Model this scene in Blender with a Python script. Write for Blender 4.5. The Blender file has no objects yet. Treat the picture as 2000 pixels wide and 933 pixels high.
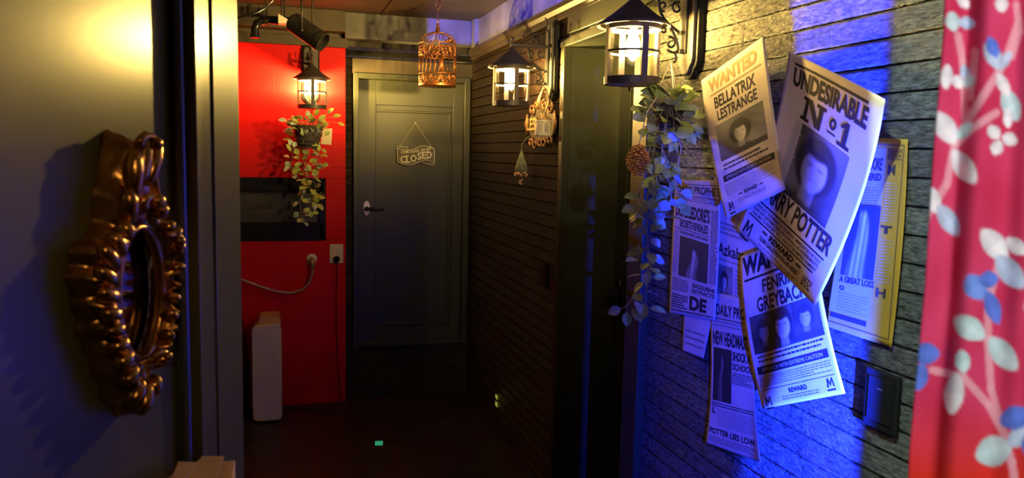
import bpy, bmesh, math, random
from mathutils import Vector, Matrix
random.seed(7)
R = math.radians
PI = math.pi
scene = bpy.context.scene
COL = scene.collection

# ------------------------------------------------------------------ camera
IW, IH, FPX = 2000, 933, 1530.0
CAM_H = 1.6
def cam_axes(yaw, pitch, roll):
    cy, sy, cp, sp = math.cos(yaw), math.sin(yaw), math.cos(pitch), math.sin(pitch)
    f = Vector((sy*cp, cy*cp, -sp)); r = Vector((cy, -sy, 0)); u = r.cross(f)
    cr, sr = math.cos(roll), math.sin(roll)
    return cr*r + sr*u, -sr*r + cr*u, f
AR, AU, AF = cam_axes(R(16.75), R(6.2), R(1.29))
cd = bpy.data.cameras.new('camera'); cam = bpy.data.objects.new('camera', cd); COL.objects.link(cam)
cd.sensor_width = 36; cd.lens = FPX/IW*36; cd.sensor_fit = 'HORIZONTAL'; cd.clip_start = .02; cd.clip_end = 60
cam.matrix_world = Matrix(((AR.x, AU.x, -AF.x, 0), (AR.y, AU.y, -AF.y, 0), (AR.z, AU.z, -AF.z, CAM_H), (0, 0, 0, 1)))
cd.dof.use_dof = True; cd.dof.focus_distance = 3.0; cd.dof.aperture_fstop = 6.9
scene.camera = cam
def at(px, py, axis, val):
    """place a point of the photograph on the plane axis = val"""
    d = AR*((px-IW/2)/FPX) - AU*((py-IH/2)/FPX) + AF
    o = Vector((0, 0, CAM_H)); t = (val-o[axis])/d[axis]
    return o + d*t

# ------------------------------------------------------------------ world, lights, exposure
w = bpy.data.worlds.new('world'); scene.world = w; w.use_nodes = True
w.node_tree.nodes['Background'].inputs[0].default_value = (.5, .5, 1, 1)
w.node_tree.nodes['Background'].inputs[1].default_value = .0006
vs = scene.view_settings
vs.view_transform = 'Standard'; vs.look = 'None'; vs.gamma = 1; vs.use_curve_mapping = False
vs.exposure = 0.0
scene.display_settings.display_device = 'sRGB'

BULB_COL = (1.0, .68, .18)
BULB_W = 40.0           # glow of the lantern bulbs
LAMP_W = 135.0           # light each lantern gives
def spot(name, loc, target, watts, col, cone, blend=.3, size=.02):
    l = bpy.data.lights.new(name, 'SPOT'); l.energy = watts; l.color = col
    l.spot_size = R(cone); l.spot_blend = blend; l.shadow_soft_size = size
    o = bpy.data.objects.new(name, l); COL.objects.link(o); o.location = loc
    o.rotation_euler = (Vector(target)-Vector(loc)).to_track_quat('-Z', 'Y').to_euler(); return o
def lantern_light(root, loc):
    l = bpy.data.lights.new('bulb_light', 'POINT'); l.energy = LAMP_W; l.color = BULB_COL; l.shadow_soft_size = .022
    l.use_nodes = True; nt = l.node_tree; em = nt.nodes['Emission']        # photometric web: less light towards the closed base
    tc = nt.nodes.new('ShaderNodeTexCoord'); sp = nt.nodes.new('ShaderNodeSeparateXYZ'); mr = nt.nodes.new('ShaderNodeValToRGB')
    ma = nt.nodes.new('ShaderNodeMapRange'); ma.inputs[1].default_value = -1; ma.inputs[2].default_value = 1
    cr = mr.color_ramp; cr.elements[0].position = .0; cr.elements[0].color = (.008, .008, .008, 1); cr.elements[1].position = .5; cr.elements[1].color = (1, 1, 1, 1)
    for p_, v_ in ((.15, .010), (.28, .05), (.36, .22), (.43, .60)):
        e = cr.elements.new(p_); e.color = (v_, v_, v_, 1)
    nt.links.new(tc.outputs['Normal'], sp.inputs[0]); nt.links.new(sp.outputs[2], ma.inputs[0]); nt.links.new(ma.outputs[0], mr.inputs[0]); nt.links.new(mr.outputs[0], em.inputs[1])
    o = bpy.data.objects.new('bulb_light', l); COL.objects.link(o); o.location = loc; o.parent = root
def gobo(name, loc, watts, col, az, el, soft=.6):
    """an unseen point light, beam cut to a patch by an added mask: az = bearing limits from +Y towards +X, el = tilt limits, in degrees"""
    l = bpy.data.lights.new(name, 'POINT'); l.energy = watts; l.color = col; l.shadow_soft_size = .006
    l.use_nodes = True; nt = l.node_tree; em = nt.nodes['Emission']; L = nt.links.new
    tc = nt.nodes.new('ShaderNodeTexCoord'); sp = nt.nodes.new('ShaderNodeSeparateXYZ'); L(tc.outputs['Normal'], sp.inputs[0])
    def mth(op, a, b=None):
        n = nt.nodes.new('ShaderNodeMath'); n.operation = op
        for i, x in enumerate((a, b)):
            if x is None: continue
            if isinstance(x, (int, float)): n.inputs[i].default_value = x
            else: L(x, n.inputs[i])
        return n.outputs[0]
    A_ = mth('ARCTAN2', sp.outputs[0], sp.outputs[1]); E_ = mth('ARCSINE', sp.outputs[2])
    def win(x, lo, hi):
        def ss(a, b):
            m = nt.nodes.new('ShaderNodeMapRange'); m.interpolation_type = 'SMOOTHSTEP'
            m.inputs['From Min'].default_value = R(a); m.inputs['From Max'].default_value = R(b); L(x, m.inputs['Value']); return m.outputs[0]
        return mth('MULTIPLY', ss(lo-soft, lo+soft), mth('SUBTRACT', 1.0, ss(hi-soft, hi+soft)))
    L(mth('MULTIPLY', win(A_, *az), win(E_, *el)), em.inputs[1])
    o = bpy.data.objects.new(name, l); COL.objects.link(o); o.location = loc; return o
BLUE = (.010, .030, 1.0)
gobo('blue_wall_washer', (1.02, .70, 1.06), 4000, BLUE, (10.1, 16.1), (-36, 75), .3)
gobo('blue_poster_lamp', (.75, .70, 1.25), 340, BLUE, (13.1, 23.4), (-32, 17), .5)
spot('warm_mirror_spot', (.02, -.15, 2.05), (-.19, .97, 1.42), 4.0, (1, .66, .26), 16, .6, .02)
spot('poster_fill_spot', (.10, .05, 2.0), (1.2, 1.60, 1.62), 14, (.9, .60, .9), 19, .9, .08)  # unseen fill light added to lift the tilted poster
gobo('blue_cornice_lamp', (.35, 1.60, 2.245), 1100, BLUE, (9.5, 34), (.6, 14), .3)
spot('blue_door_spot', (.75, -.1, 1.75), (-.05, 1.27, 1.60), 2.2, BLUE, 8, .5, .03)
gobo('white_room_lamp', (.30, -.55, 1.95), 52, (1.0, .86, .84), (6.5, 60), (-70, 40), .4)
gobo('pale_wall_lamp', (.35, .80, 2.30), 105, (.66, 1.0, .82), (57.5, 88), (-75, 20), 1.0)

# ------------------------------------------------------------------ helpers
def tag(o, label=None, cat=None, group=None, kind=None):
    if label: o['label'] = label
    if cat: o['category'] = cat
    if group: o['group'] = group
    if kind: o['kind'] = kind
    return o
def empty(name, loc, rz=0.0, label=None, cat=None, group=None):
    o = bpy.data.objects.new(name, None); COL.objects.link(o)
    o.location = loc; o.rotation_euler = (0, 0, rz); o.empty_display_size = .05
    return tag(o, label, cat, group)
class MB:
    def __init__(s): s.v = []; s.f = []; s.m = []; s.c = None
    def add(s, vs_, fs, mi=0):
        b = len(s.v); s.v += [tuple(p) for p in vs_]
        for f in fs: s.f.append(tuple(i+b for i in f)); s.m.append(mi)
    def box(s, x0, x1, y0, y1, z0, z1, mi=0):
        s.add([(x, y, z) for z in (z0, z1) for y in (y0, y1) for x in (x0, x1)],
              [(0, 2, 3, 1), (4, 5, 7, 6), (0, 1, 5, 4), (2, 6, 7, 3), (0, 4, 6, 2), (1, 3, 7, 5)], mi)
    def tube(s, pts, r, n=8, cap=True, mi=0, closed=False):
        pts = [Vector(p) for p in pts]; k = len(pts)
        rs = r if isinstance(r, (list, tuple)) else [r]*k
        rings = []; prev = None
        for i, p in enumerate(pts):
            if closed: t = pts[(i+1) % k]-pts[i-1]
            else: t = pts[min(i+1, k-1)]-pts[max(i-1, 0)]
            if t.length < 1e-9: t = Vector((0, 0, 1))
            t.normalize()
            if prev is None:
                a = Vector((0, 0, 1)) if abs(t.z) < .9 else Vector((1, 0, 0))
                nrm = t.cross(a).normalized()
            else:
                nrm = prev-t*prev.dot(t)
                nrm = nrm.normalized() if nrm.length > 1e-6 else t.orthogonal().normalized()
            prev = nrm; b = t.cross(nrm)
            rings.append([p+(nrm*math.cos(2*PI*j/n)+b*math.sin(2*PI*j/n))*rs[i] for j in range(n)])
        fs = []
        m = k if closed else k-1
        for i in range(m):
            for j in range(n):
                a0, a1 = i*n+j, i*n+(j+1) % n; b0, b1 = ((i+1) % k)*n+j, ((i+1) % k)*n+(j+1) % n
                fs.append((a0, a1, b1, b0))
        if cap and not closed:
            fs.append(tuple(range(n-1, -1, -1))); fs.append(tuple((k-1)*n+j for j in range(n)))
        s.add([p for q in rings for p in q], fs, mi)
    def lathe(s, prof, c=(0, 0), n=32, mi=0, capb=False, capt=False):
        vs_ = []; fs = []; k = len(prof)
        for r, z in prof:
            for j in range(n):
                a = 2*PI*j/n; vs_.append((c[0]+r*math.cos(a), c[1]+r*math.sin(a), z))
        for i in range(k-1):
            for j in range(n):
                fs.append((i*n+j, i*n+(j+1) % n, (i+1)*n+(j+1) % n, (i+1)*n+j))
        if capb: fs.append(tuple(range(n-1, -1, -1)))
        if capt: fs.append(tuple((k-1)*n+j for j in range(n)))
        s.add(vs_, fs, mi)
    def ell(s, c, r, n=14, m=9, rot=None, mi=0):
        vs_ = []; fs = []
        for i in range(m+1):
            th = PI*i/m
            for j in range(n):
                a = 2*PI*j/n
                p = Vector((r[0]*math.sin(th)*math.cos(a), r[1]*math.sin(th)*math.sin(a), r[2]*math.cos(th)))
                if rot is not None: p = rot @ p
                vs_.append(p+Vector(c))
        for i in range(m):
            for j in range(n):
                fs.append((i*n+j, (i+1)*n+j, (i+1)*n+(j+1) % n, i*n+(j+1) % n))
        s.add(vs_, fs, mi)
    def prism(s, poly, fn, d0, d1, mi=0):
        """poly of 2D points, fn(a, b, d) to 3D"""
        n = len(poly); vs_ = [fn(a, b, d0) for a, b in poly]+[fn(a, b, d1) for a, b in poly]
        fs = [tuple(range(n-1, -1, -1)), tuple(range(n, 2*n))]
        fs += [(i, (i+1) % n, n+(i+1) % n, n+i) for i in range(n)]
        s.add(vs_, fs, mi)
    def grid(s, fn, nu, nv, mi=0):
        vs_ = [fn(i/nu, j/nv) for j in range(nv+1) for i in range(nu+1)]
        fs = [(j*(nu+1)+i, j*(nu+1)+i+1, (j+1)*(nu+1)+i+1, (j+1)*(nu+1)+i) for j in range(nv) for i in range(nu)]
        s.add(vs_, fs, mi)
    def build(s, name, mats, parent=None, smooth=False, bevel=0, solid=0, fixn=True, angle=None):
        me = bpy.data.meshes.new(name); me.from_pydata(s.v, [], s.f)
        if not isinstance(mats, (list, tuple)): mats = [mats]
        for m in mats: me.materials.append(m)
        if len(mats) > 1: me.polygons.foreach_set('material_index', s.m)
        if fixn:
            bm = bmesh.new(); bm.from_mesh(me); bmesh.ops.recalc_face_normals(bm, faces=bm.faces); bm.to_mesh(me); bm.free()
        if smooth:
            me.polygons.foreach_set('use_smooth', [True]*len(me.polygons))
            if angle: 
                try: me.set_sharp_from_angle(angle=R(angle))
                except Exception: pass
        o = bpy.data.objects.new(name, me); COL.objects.link(o)
        if parent: o.parent = parent
        if solid:
            md = o.modifiers.new('s', 'SOLIDIFY'); md.thickness = solid; md.offset = 0
        if bevel:
            md = o.modifiers.new('b', 'BEVEL'); md.width = bevel; md.segments = 3; md.limit_method = 'ANGLE'
        return o
def children_of(o): return [c for c in bpy.data.objects if c.parent == o]
def copy_tree(o, parent=None):
    c = o.copy(); COL.objects.link(c)
    if parent: c.parent = parent
    for ch in children_of(o): copy_tree(ch, c)
    return c

# ------------------------------------------------------------------ materials
def mat(name, col, rough=.5, metal=0.0, spec=.5, var=0.0, vscale=8.0, bump=0.0, bscale=60.0, stretch=(1, 1, 1), dist=.002, col2=None, coat=0.0):
    m = bpy.data.materials.new(name); m.use_nodes = True; nt = m.node_tree; b = nt.nodes['Principled BSDF']
    b.inputs['Base Color'].default_value = (*col, 1); b.inputs['Roughness'].default_value = rough
    b.inputs['Metallic'].default_value = metal; b.inputs['Specular IOR Level'].default_value = spec
    if coat: b.inputs['Coat Weight'].default_value = coat; b.inputs['Coat Roughness'].default_value = .15
    tc = nt.nodes.new('ShaderNodeTexCoord'); mp = nt.nodes.new('ShaderNodeMapping'); mp.inputs['Scale'].default_value = stretch
    nt.links.new(tc.outputs['Object'], mp.inputs['Vector'])
    if var or col2:
        n = nt.nodes.new('ShaderNodeTexNoise'); n.inputs['Scale'].default_value = vscale; n.inputs['Detail'].default_value = 5
        nt.links.new(mp.outputs[0], n.inputs['Vector'])
        r = nt.nodes.new('ShaderNodeValToRGB'); r.color_ramp.elements[0].position = .3; r.color_ramp.elements[1].position = .7
        c2 = col2 or tuple(min(1, c*(1+var)) for c in col); c1 = col if col2 else tuple(c*(1-var) for c in col)
        r.color_ramp.elements[0].color = (*c1, 1); r.color_ramp.elements[1].color = (*c2, 1)
        nt.links.new(n.outputs['Fac'], r.inputs['Fac']); nt.links.new(r.outputs[0], b.inputs['Base Color'])
    if bump:
        n2 = nt.nodes.new('ShaderNodeTexNoise'); n2.inputs['Scale'].default_value = bscale; n2.inputs['Detail'].default_value = 6
        nt.links.new(mp.outputs[0], n2.inputs['Vector'])
        bp = nt.nodes.new('ShaderNodeBump'); bp.inputs['Strength'].default_value = bump; bp.inputs['Distance'].default_value = dist
        nt.links.new(n2.outputs['Fac'], bp.inputs['Height']); nt.links.new(bp.outputs[0], b.inputs['Normal'])
    return m
def emit(name, col, s):
    m = bpy.data.materials.new(name); m.use_nodes = True; nt = m.node_tree; nt.nodes.clear()
    e = nt.nodes.new('ShaderNodeEmission'); e.inputs[0].default_value = (*col, 1); e.inputs[1].default_value = s
    o = nt.nodes.new('ShaderNodeOutputMaterial'); nt.links.new(e.outputs[0], o.inputs[0]); return m
def glow_glass(name, col, s):
    m = emit(name, col, s); nt = m.node_tree; a = nt.nodes.new('ShaderNodeAddShader'); t = nt.nodes.new('ShaderNodeBsdfTransparent')
    e = next(n for n in nt.nodes if n.type == 'EMISSION'); o = next(n for n in nt.nodes if n.type == 'OUTPUT_MATERIAL')
    nt.links.new(e.outputs[0], a.inputs[0]); nt.links.new(t.outputs[0], a.inputs[1]); nt.links.new(a.outputs[0], o.inputs[0]); return m
def glass(name, tint=(1, 1, 1), refl=.08):
    m = bpy.data.materials.new(name); m.use_nodes = True; nt = m.node_tree; nt.nodes.clear()
    t = nt.nodes.new('ShaderNodeBsdfTransparent'); t.inputs[0].default_value = (*tint, 1)
    g = nt.nodes.new('ShaderNodeBsdfGlossy'); g.inputs['Roughness'].default_value = .06
    lw = nt.nodes.new('ShaderNodeLayerWeight'); lw.inputs[0].default_value = .25
    mx = nt.nodes.new('ShaderNodeMixShader'); mu = nt.nodes.new('ShaderNodeMath'); mu.operation = 'MULTIPLY'; mu.inputs[1].default_value = refl*3
    nt.links.new(lw.outputs['Fresnel'], mu.inputs[0]); nt.links.new(mu.outputs[0], mx.inputs[0])
    nt.links.new(t.outputs[0], mx.inputs[1]); nt.links.new(g.outputs[0], mx.inputs[2])
    o = nt.nodes.new('ShaderNodeOutputMaterial'); nt.links.new(mx.outputs[0], o.inputs[0]); return m
def attr_mat(name, rough=.8, spec=.2):
    m = bpy.data.materials.new(name); m.use_nodes = True; nt = m.node_tree; b = nt.nodes['Principled BSDF']
    a = nt.nodes.new('ShaderNodeAttribute'); a.attribute_name = 'print'
    nt.links.new(a.outputs['Color'], b.inputs['Base Color']); b.inputs['Roughness'].default_value = rough; b.inputs['Specular IOR Level'].default_value = spec
    return m
def tile_mat(name, axis, row, phase, width, col, rough=.3, bump=.7):
    """glossy split-face brick slips; axis is the horizontal world axis of the wall"""
    m = bpy.data.materials.new(name); m.use_nodes = True; nt = m.node_tree; b = nt.nodes['Principled BSDF']
    L = nt.links.new
    tc = nt.nodes.new('ShaderNodeTexCoord'); sp = nt.nodes.new('ShaderNodeSeparateXYZ'); cb = nt.nodes.new('ShaderNodeCombineXYZ')
    L(tc.outputs['Object'], sp.inputs[0])
    ad = nt.nodes.new('ShaderNodeMath'); ad.operation = 'ADD'; ad.inputs[1].default_value = -phase
    L(sp.outputs[axis], cb.inputs[0]); L(sp.outputs[2], ad.inputs[0]); L(ad.outputs[0], cb.inputs[1])
    br = nt.nodes.new('ShaderNodeTexBrick'); L(cb.outputs[0], br.inputs['Vector'])
    br.inputs['Scale'].default_value = 1; br.inputs['Brick Width'].default_value = width; br.inputs['Row Height'].default_value = row
    br.inputs['Mortar Size'].default_value = .0022; br.inputs['Mortar Smooth'].default_value = .3; br.offset = .37; br.inputs['Bias'].default_value = 0
    br.inputs['Color1'].default_value = (*[c*1.25 for c in col], 1); br.inputs['Color2'].default_value = (*[c*.8 for c in col], 1)
    br.inputs['Mortar'].default_value = (*[c*.6 for c in col], 1)
    mp = nt.nodes.new('ShaderNodeMapping'); mp.inputs['Scale'].default_value = (34, 120, 1); L(cb.outputs[0], mp.inputs['Vector'])
    n1 = nt.nodes.new('ShaderNodeTexNoise'); n1.inputs['Scale'].default_value = 1; n1.inputs['Detail'].default_value = 5; n1.inputs['Roughness'].default_value = .72
    L(mp.outputs[0], n1.inputs['Vector'])
    cr = nt.nodes.new('ShaderNodeValToRGB'); cr.color_ramp.elements[0].position = .36; cr.color_ramp.elements[0].color = (.35, .35, .35, 1)
    cr.color_ramp.elements[1].position = .66; cr.color_ramp.elements[1].color = (1.5, 1.45, 1.4, 1)
    mc = nt.nodes.new('ShaderNodeMix'); mc.data_type = 'RGBA'; mc.blend_type = 'MULTIPLY'; mc.inputs['Factor'].default_value = 1
    L(n1.outputs['Fac'], cr.inputs['Fac']); L(br.outputs['Color'], mc.inputs['A']); L(cr.outputs['Color'], mc.inputs['B']); L(mc.outputs['Result'], b.inputs['Base Color'])
    mp2 = nt.nodes.new('ShaderNodeMapping'); mp2.inputs['Scale'].default_value = (12, 22, 1); L(cb.outputs[0], mp2.inputs['Vector'])
    n2 = nt.nodes.new('ShaderNodeTexNoise'); n2.inputs['Scale'].default_value = 1; n2.inputs['Detail'].default_value = 2; L(mp2.outputs[0], n2.inputs['Vector'])
    s1 = nt.nodes.new('ShaderNodeMath'); s1.operation = 'MULTIPLY_ADD'; s1.inputs[1].default_value = .9
    L(n2.outputs['Fac'], s1.inputs[0]); L(n1.outputs['Fac'], s1.inputs[2])
    s2 = nt.nodes.new('ShaderNodeMath'); s2.operation = 'MULTIPLY_ADD'; s2.inputs[1].default_value = -.9
    L(br.outputs['Fac'], s2.inputs[0]); L(s1.outputs[0], s2.inputs[2])
    bp = nt.nodes.new('ShaderNodeBump'); bp.inputs['Strength'].default_value = bump; bp.inputs['Distance'].default_value = .05
    L(s2.outputs[0], bp.inputs['Height']); L(bp.outputs[0], b.inputs['Normal'])
    b.inputs['Roughness'].default_value = rough; b.inputs['Specular IOR Level'].default_value = .6
    return m
WX = 1.212
M = dict(
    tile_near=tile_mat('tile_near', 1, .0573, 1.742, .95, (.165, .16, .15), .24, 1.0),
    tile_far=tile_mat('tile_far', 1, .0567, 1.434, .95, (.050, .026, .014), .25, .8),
    tile_end=tile_mat('tile_end', 0, .0567, 1.434, .23, (.05, .045, .04), .34, .7),
    floor=mat('floor_mat', (.030, .018, .012), .42, var=.5, vscale=4, bump=.15, bscale=30),
    ceil=mat('ceiling_mat', (.075, .055, .036), .8, var=.35, vscale=3, bump=.3, bscale=18),
    concrete=mat('concrete', (.15, .145, .15), .8, var=.35, vscale=6, bump=.5, bscale=25, dist=.006),
    dark_wall=mat('dark_wall', (.05, .042, .035), .7, var=.3, vscale=5, bump=.2, bscale=20),
    band=mat('band_wall', (.055, .038, .022), .6, var=.25, vscale=6),
    red=None,
    moss=mat('green_grey_paint', (.036, .037, .019), .38, spec=.45, var=.08, vscale=3, bump=.04, bscale=120),
    moss2=mat('dark_green_grey_paint', (.042, .046, .030), .36, spec=.5, var=.08, vscale=3, bump=.04, bscale=120),
    left_paint=mat('satin_grey_green_paint', (.15, .13, .035), .25, spec=.26, var=.06, vscale=2, bump=.03, bscale=90),
    black_metal=mat('black_metal', (.022, .019, .018), .42, .3, var=.3, vscale=40, bump=.15, bscale=200),
    lantern_metal=mat('lantern_metal', (.05, .04, .042), .5, .3, var=.2, vscale=30),
    black_gloss=mat('black_gloss', (.012, .011, .012), .18, spec=.6),
    black_matte=mat('black_matte', (.006, .006, .007), .65, spec=.2),
    plate=mat('bracket_plate_paint', (.05, .043, .034), .45, var=.15, vscale=10),
    glass=glass('lantern_glass', (.97, .95, .88)),
    bulb=glow_glass('bulb_glow', (1, .74, .34), BULB_W),
    copper=mat('copper', (.30, .105, .035), .38, .8, var=.35, vscale=30),
    gold=mat('old_gilt', (.56, .27, .08), .22, .92, var=.5, vscale=22, bump=.35, bscale=45, dist=.004),
    mirror=mat('mirror_glass', (.30, .28, .32), .08, 1.0),
    cream=mat('cream_plastic', (.72, .62, .42), .45),
    cream2=mat('cream_enamel', (.66, .60, .44), .4, var=.2, vscale=25),
    white=mat('white_paint', (.75, .74, .70), .5),
    ink=mat('black_ink', (.035, .028, .03), .8, spec=.1),
    fade_ink=mat('faded_brown_ink', (.36, .25, .12), .8, spec=.1),
    grey_ink=mat('grey_ink', (.25, .21, .20), .8, spec=.1),
    paper=mat('aged_paper', (.72, .60, .47), .85, spec=.15, var=.08, vscale=6),
    news=mat('newsprint', (.60, .48, .42), .85, spec=.15, var=.12, vscale=9),
    amber=mat('amber_newsprint', (.32, .185, .022), .8, spec=.15, var=.15, vscale=8),
    photo=attr_mat('photo_print', .7, .25),
    fabric=attr_mat('printed_fabric', .9, .1),
    leaf=mat('ivy_leaf', (.42, .50, .11), .5, var=.35, vscale=25),
    leaf2=mat('pale_ivy_leaf', (.46, .56, .46), .5, var=.3, vscale=25),
    stem=mat('ivy_stem', (.32, .30, .20), .7),
    twine=mat('twine', (.60, .52, .42), .9),
    wicker=mat('dark_wicker', (.06, .05, .05), .7, var=.4, vscale=60),
    cone=mat('gold_pine_cone', (.50, .22, .06), .4, .3, var=.4, vscale=40),
    rust=mat('rusty_iron', (.30, .15, .07), .45, .6, var=.4, vscale=30),
    brass=mat('old_brass', (.46, .33, .16), .4, .7, var=.3, vscale=30),
    steel=mat('brushed_steel', (.55, .50, .40), .35, .8),
    carton=mat('brown_cardboard', (.66, .38, .13), .75, var=.15, vscale=15),
    glow_green=emit('green_light_spot', (.05, .50, .25), .55),
    glow_yellow=emit('yellow_light_spot', (.42, .42, .05), .55),
    sign_white=mat('sign_white_paint', (.85, .80, .62), .6),
    sign_back=mat('sign_board', (.085, .075, .05), .5),
    olive_glass=mat('dull_olive_glass', (.05, .047, .03), .3, spec=.5, var=.4, vscale=8, stretch=(1, 1, 6)),
    sack=mat('dark_red_plastic', (.10, .012, .01), .2, spec=.6, bump=.6, bscale=14, dist=.02),
    blue_case=mat('pale_case', (.6, .57, .5), .5),
    bottle_net=mat('green_net', (.10, .13, .08), .5, var=.6, vscale=60),
    bottle_shell=mat('shell_orange', (.62, .38, .18), .4, var=.5, vscale=50),
)
def red_tiles():
    m = bpy.data.materials.new('red_tile_paint'); m.use_nodes = True; nt = m.node_tree; b = nt.nodes['Principled BSDF']; L = nt.links.new
    tc = nt.nodes.new('ShaderNodeTexCoord'); sp = nt.nodes.new('ShaderNodeSeparateXYZ'); cb = nt.nodes.new('ShaderNodeCombineXYZ')
    L(tc.outputs['Object'], sp.inputs[0])
    a1 = nt.nodes.new('ShaderNodeMath'); a1.inputs[1].default_value = .009; a2 = nt.nodes.new('ShaderNodeMath'); a2.inputs[1].default_value = -1.692
    L(sp.outputs[0], a1.inputs[0]); L(sp.outputs[2], a2.inputs[0]); L(a1.outputs[0], cb.inputs[0]); L(a2.outputs[0], cb.inputs[1])
    br = nt.nodes.new('ShaderNodeTexBrick'); L(cb.outputs[0], br.inputs['Vector'])
    br.inputs['Scale'].default_value = 1; br.inputs['Brick Width'].default_value = .42; br.inputs['Row Height'].default_value = .196
    br.inputs['Mortar Size'].default_value = .0016; br.inputs['Mortar Smooth'].default_value = .4; br.offset = 0.0
    br.inputs['Color1'].default_value = (.62, .0025, .003, 1); br.inputs['Color2'].default_value = (.56, .002, .003, 1); br.inputs['Mortar'].default_value = (.36, .004, .004, 1)
    L(br.outputs['Color'], b.inputs['Base Color'])
    n = nt.nodes.new('ShaderNodeTexNoise'); n.inputs['Scale'].default_value = 14; L(tc.outputs['Object'], n.inputs['Vector'])
    s = nt.nodes.new('ShaderNodeMath'); s.operation = 'MULTIPLY_ADD'; s.inputs[1].default_value = -1.0; L(br.outputs['Fac'], s.inputs[0]); L(n.outputs['Fac'], s.inputs[2])
    bp = nt.nodes.new('ShaderNodeBump'); bp.inputs['Strength'].default_value = .25; bp.inputs['Distance'].default_value = .004
    L(s.outputs[0], bp.inputs['Height']); L(bp.outputs[0], b.inputs['Normal'])
    b.inputs['Roughness'].default_value = .5; b.inputs['Specular IOR Level'].default_value = .16
    return m
M['red'] = red_tiles()

# ------------------------------------------------------------------ room shell
CEIL = 2.42
def struct(name, mb, m, parent=None, **k):
    o = mb.build(name, m, parent, **k)
    if not parent: o['kind'] = 'structure'
    return o
b = MB(); b.box(-1.2, 1.9, -1.3, 5.3, -.06, 0); struct('floor', b, M['floor'])
b = MB(); b.box(-1.2, 1.9, -1.3, 5.3, CEIL, CEIL+.06); struct('ceiling', b, M['ceil'])
b = MB()                                         # timber cover strips along the ceiling boards
for x in (-.55, .05, .62):
    b.box(x-.012, x+.012, -1.2, 4.88, CEIL-.006, CEIL)
struct('trim_1', b, M['ceil'])

def tile_strips(mb, mapf, h0, h1, z0, z1, row, phase, proud=.0055, gap=.0022):
    """courses of brick slips between z0 and z1: faces with chamfered arrises and a sunk joint"""
    k = math.floor((z0-phase)/row); prof = []
    while phase+k*row < z1:
        a, t = phase+k*row+gap/2, phase+(k+1)*row-gap/2
        for z, d in ((a, 0), (a+.0015, proud*.75), (a+.0045, proud), (t-.006, proud), (t-.0015, proud*.7), (t, 0)):
            prof.append((min(max(z, z0), z1), d))
        k += 1
    vs_ = []
    for z, d in prof: vs_ += [mapf(h0, z, d), mapf(h1, z, d)]
    fs = [(2*i, 2*i+1, 2*i+3, 2*i+2) for i in range(len(prof)-1)]
    mb.add(vs_, fs)
Y_OPEN0, Y_OPEN1, Z_OPEN = 2.415, 3.26, 2.065
mapR = lambda h, z, d: (WX+.008-d, h, z)
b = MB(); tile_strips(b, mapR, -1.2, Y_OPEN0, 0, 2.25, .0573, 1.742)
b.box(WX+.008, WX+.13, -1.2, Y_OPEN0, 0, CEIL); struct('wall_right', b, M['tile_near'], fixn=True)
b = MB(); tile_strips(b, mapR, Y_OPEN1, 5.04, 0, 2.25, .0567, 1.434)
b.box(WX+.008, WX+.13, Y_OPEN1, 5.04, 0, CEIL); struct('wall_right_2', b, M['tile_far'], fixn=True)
# deep reveal, header and leaf of the recessed door on the right
b = MB(); b.box(WX+.13, WX+.262, Y_OPEN1, Y_OPEN1+.1, 0, CEIL); b.box(WX+.006, WX+.13, Y_OPEN1-.004, Y_OPEN1, 0, Z_OPEN)
b.box(WX+.13, WX+.262, Y_OPEN1-.004, Y_OPEN1, 0, Z_OPEN)
b.box(WX+.006, WX+.30, Y_OPEN0, Y_OPEN1-.004, Z_OPEN, CEIL); b.box(WX+.13, WX+.262, Y_OPEN0-.1, Y_OPEN0, 0, CEIL)
struct('wall_recess', b, M['moss2'])
b = MB(); b.box(1.186, WX+.02, Y_OPEN0-.01, Y_OPEN0+.105, 0, Z_OPEN+.03)
struct('trim_2', b, M['moss'], bevel=.004)                              # near casing
b = MB(); b.box(1.196, WX+.02, Y_OPEN1-.008, Y_OPEN1+.034, 0, Z_OPEN+.03)
b.box(1.192, WX+.012, Y_OPEN0+.085, Y_OPEN1+.034, Z_OPEN, Z_OPEN+.035)
b.box(1.198, WX+.012, Y_OPEN0+.085, Y_OPEN1-.03, Z_OPEN+.05, 2.215)
struct('trim_3', b, M['moss'], bevel=.003)                              # far bead, head and transom panel
door3 = empty('door_3', (1.49, 2.86, 0)); door3['kind'] = 'structure'
b = MB(); b.box(-.02, .02, -.41, .395, .01, Z_OPEN-.005)
for y0, y1, z0, z1 in ((-.30, .30, .25, .95), (-.30, .30, 1.15, 1.9)):
    b.box(-.028, -.02, y0, y1, z0, z0+.02); b.box(-.028, -.02, y0, y1, z1-.02, z1); b.box(-.028, -.02, y0, y0+.02, z0, z1); b.box(-.028, -.02, y1-.02, y1, z0, z1)
struct('leaf', b, M['moss2'], door3, bevel=.002)
b = MB(); b.lathe([(.0, 0), (.024, 0), (.027, .004), (.024, .012), (.0, .014)], n=20)
b.v = [(-.02-z, .33+x, 1.0+y*2.2) for x, y, z in b.v]
b.tube([(-.03, .33, 1.0), (-.06, .33, 1.0), (-.07, .325, 1.0), (-.072, .25, .995), (-.070, .22, .99)], [.011, .011, .012, .010, .008], 12)
struct('handle', b, M['black_gloss'], door3, smooth=True, angle=40)

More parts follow.
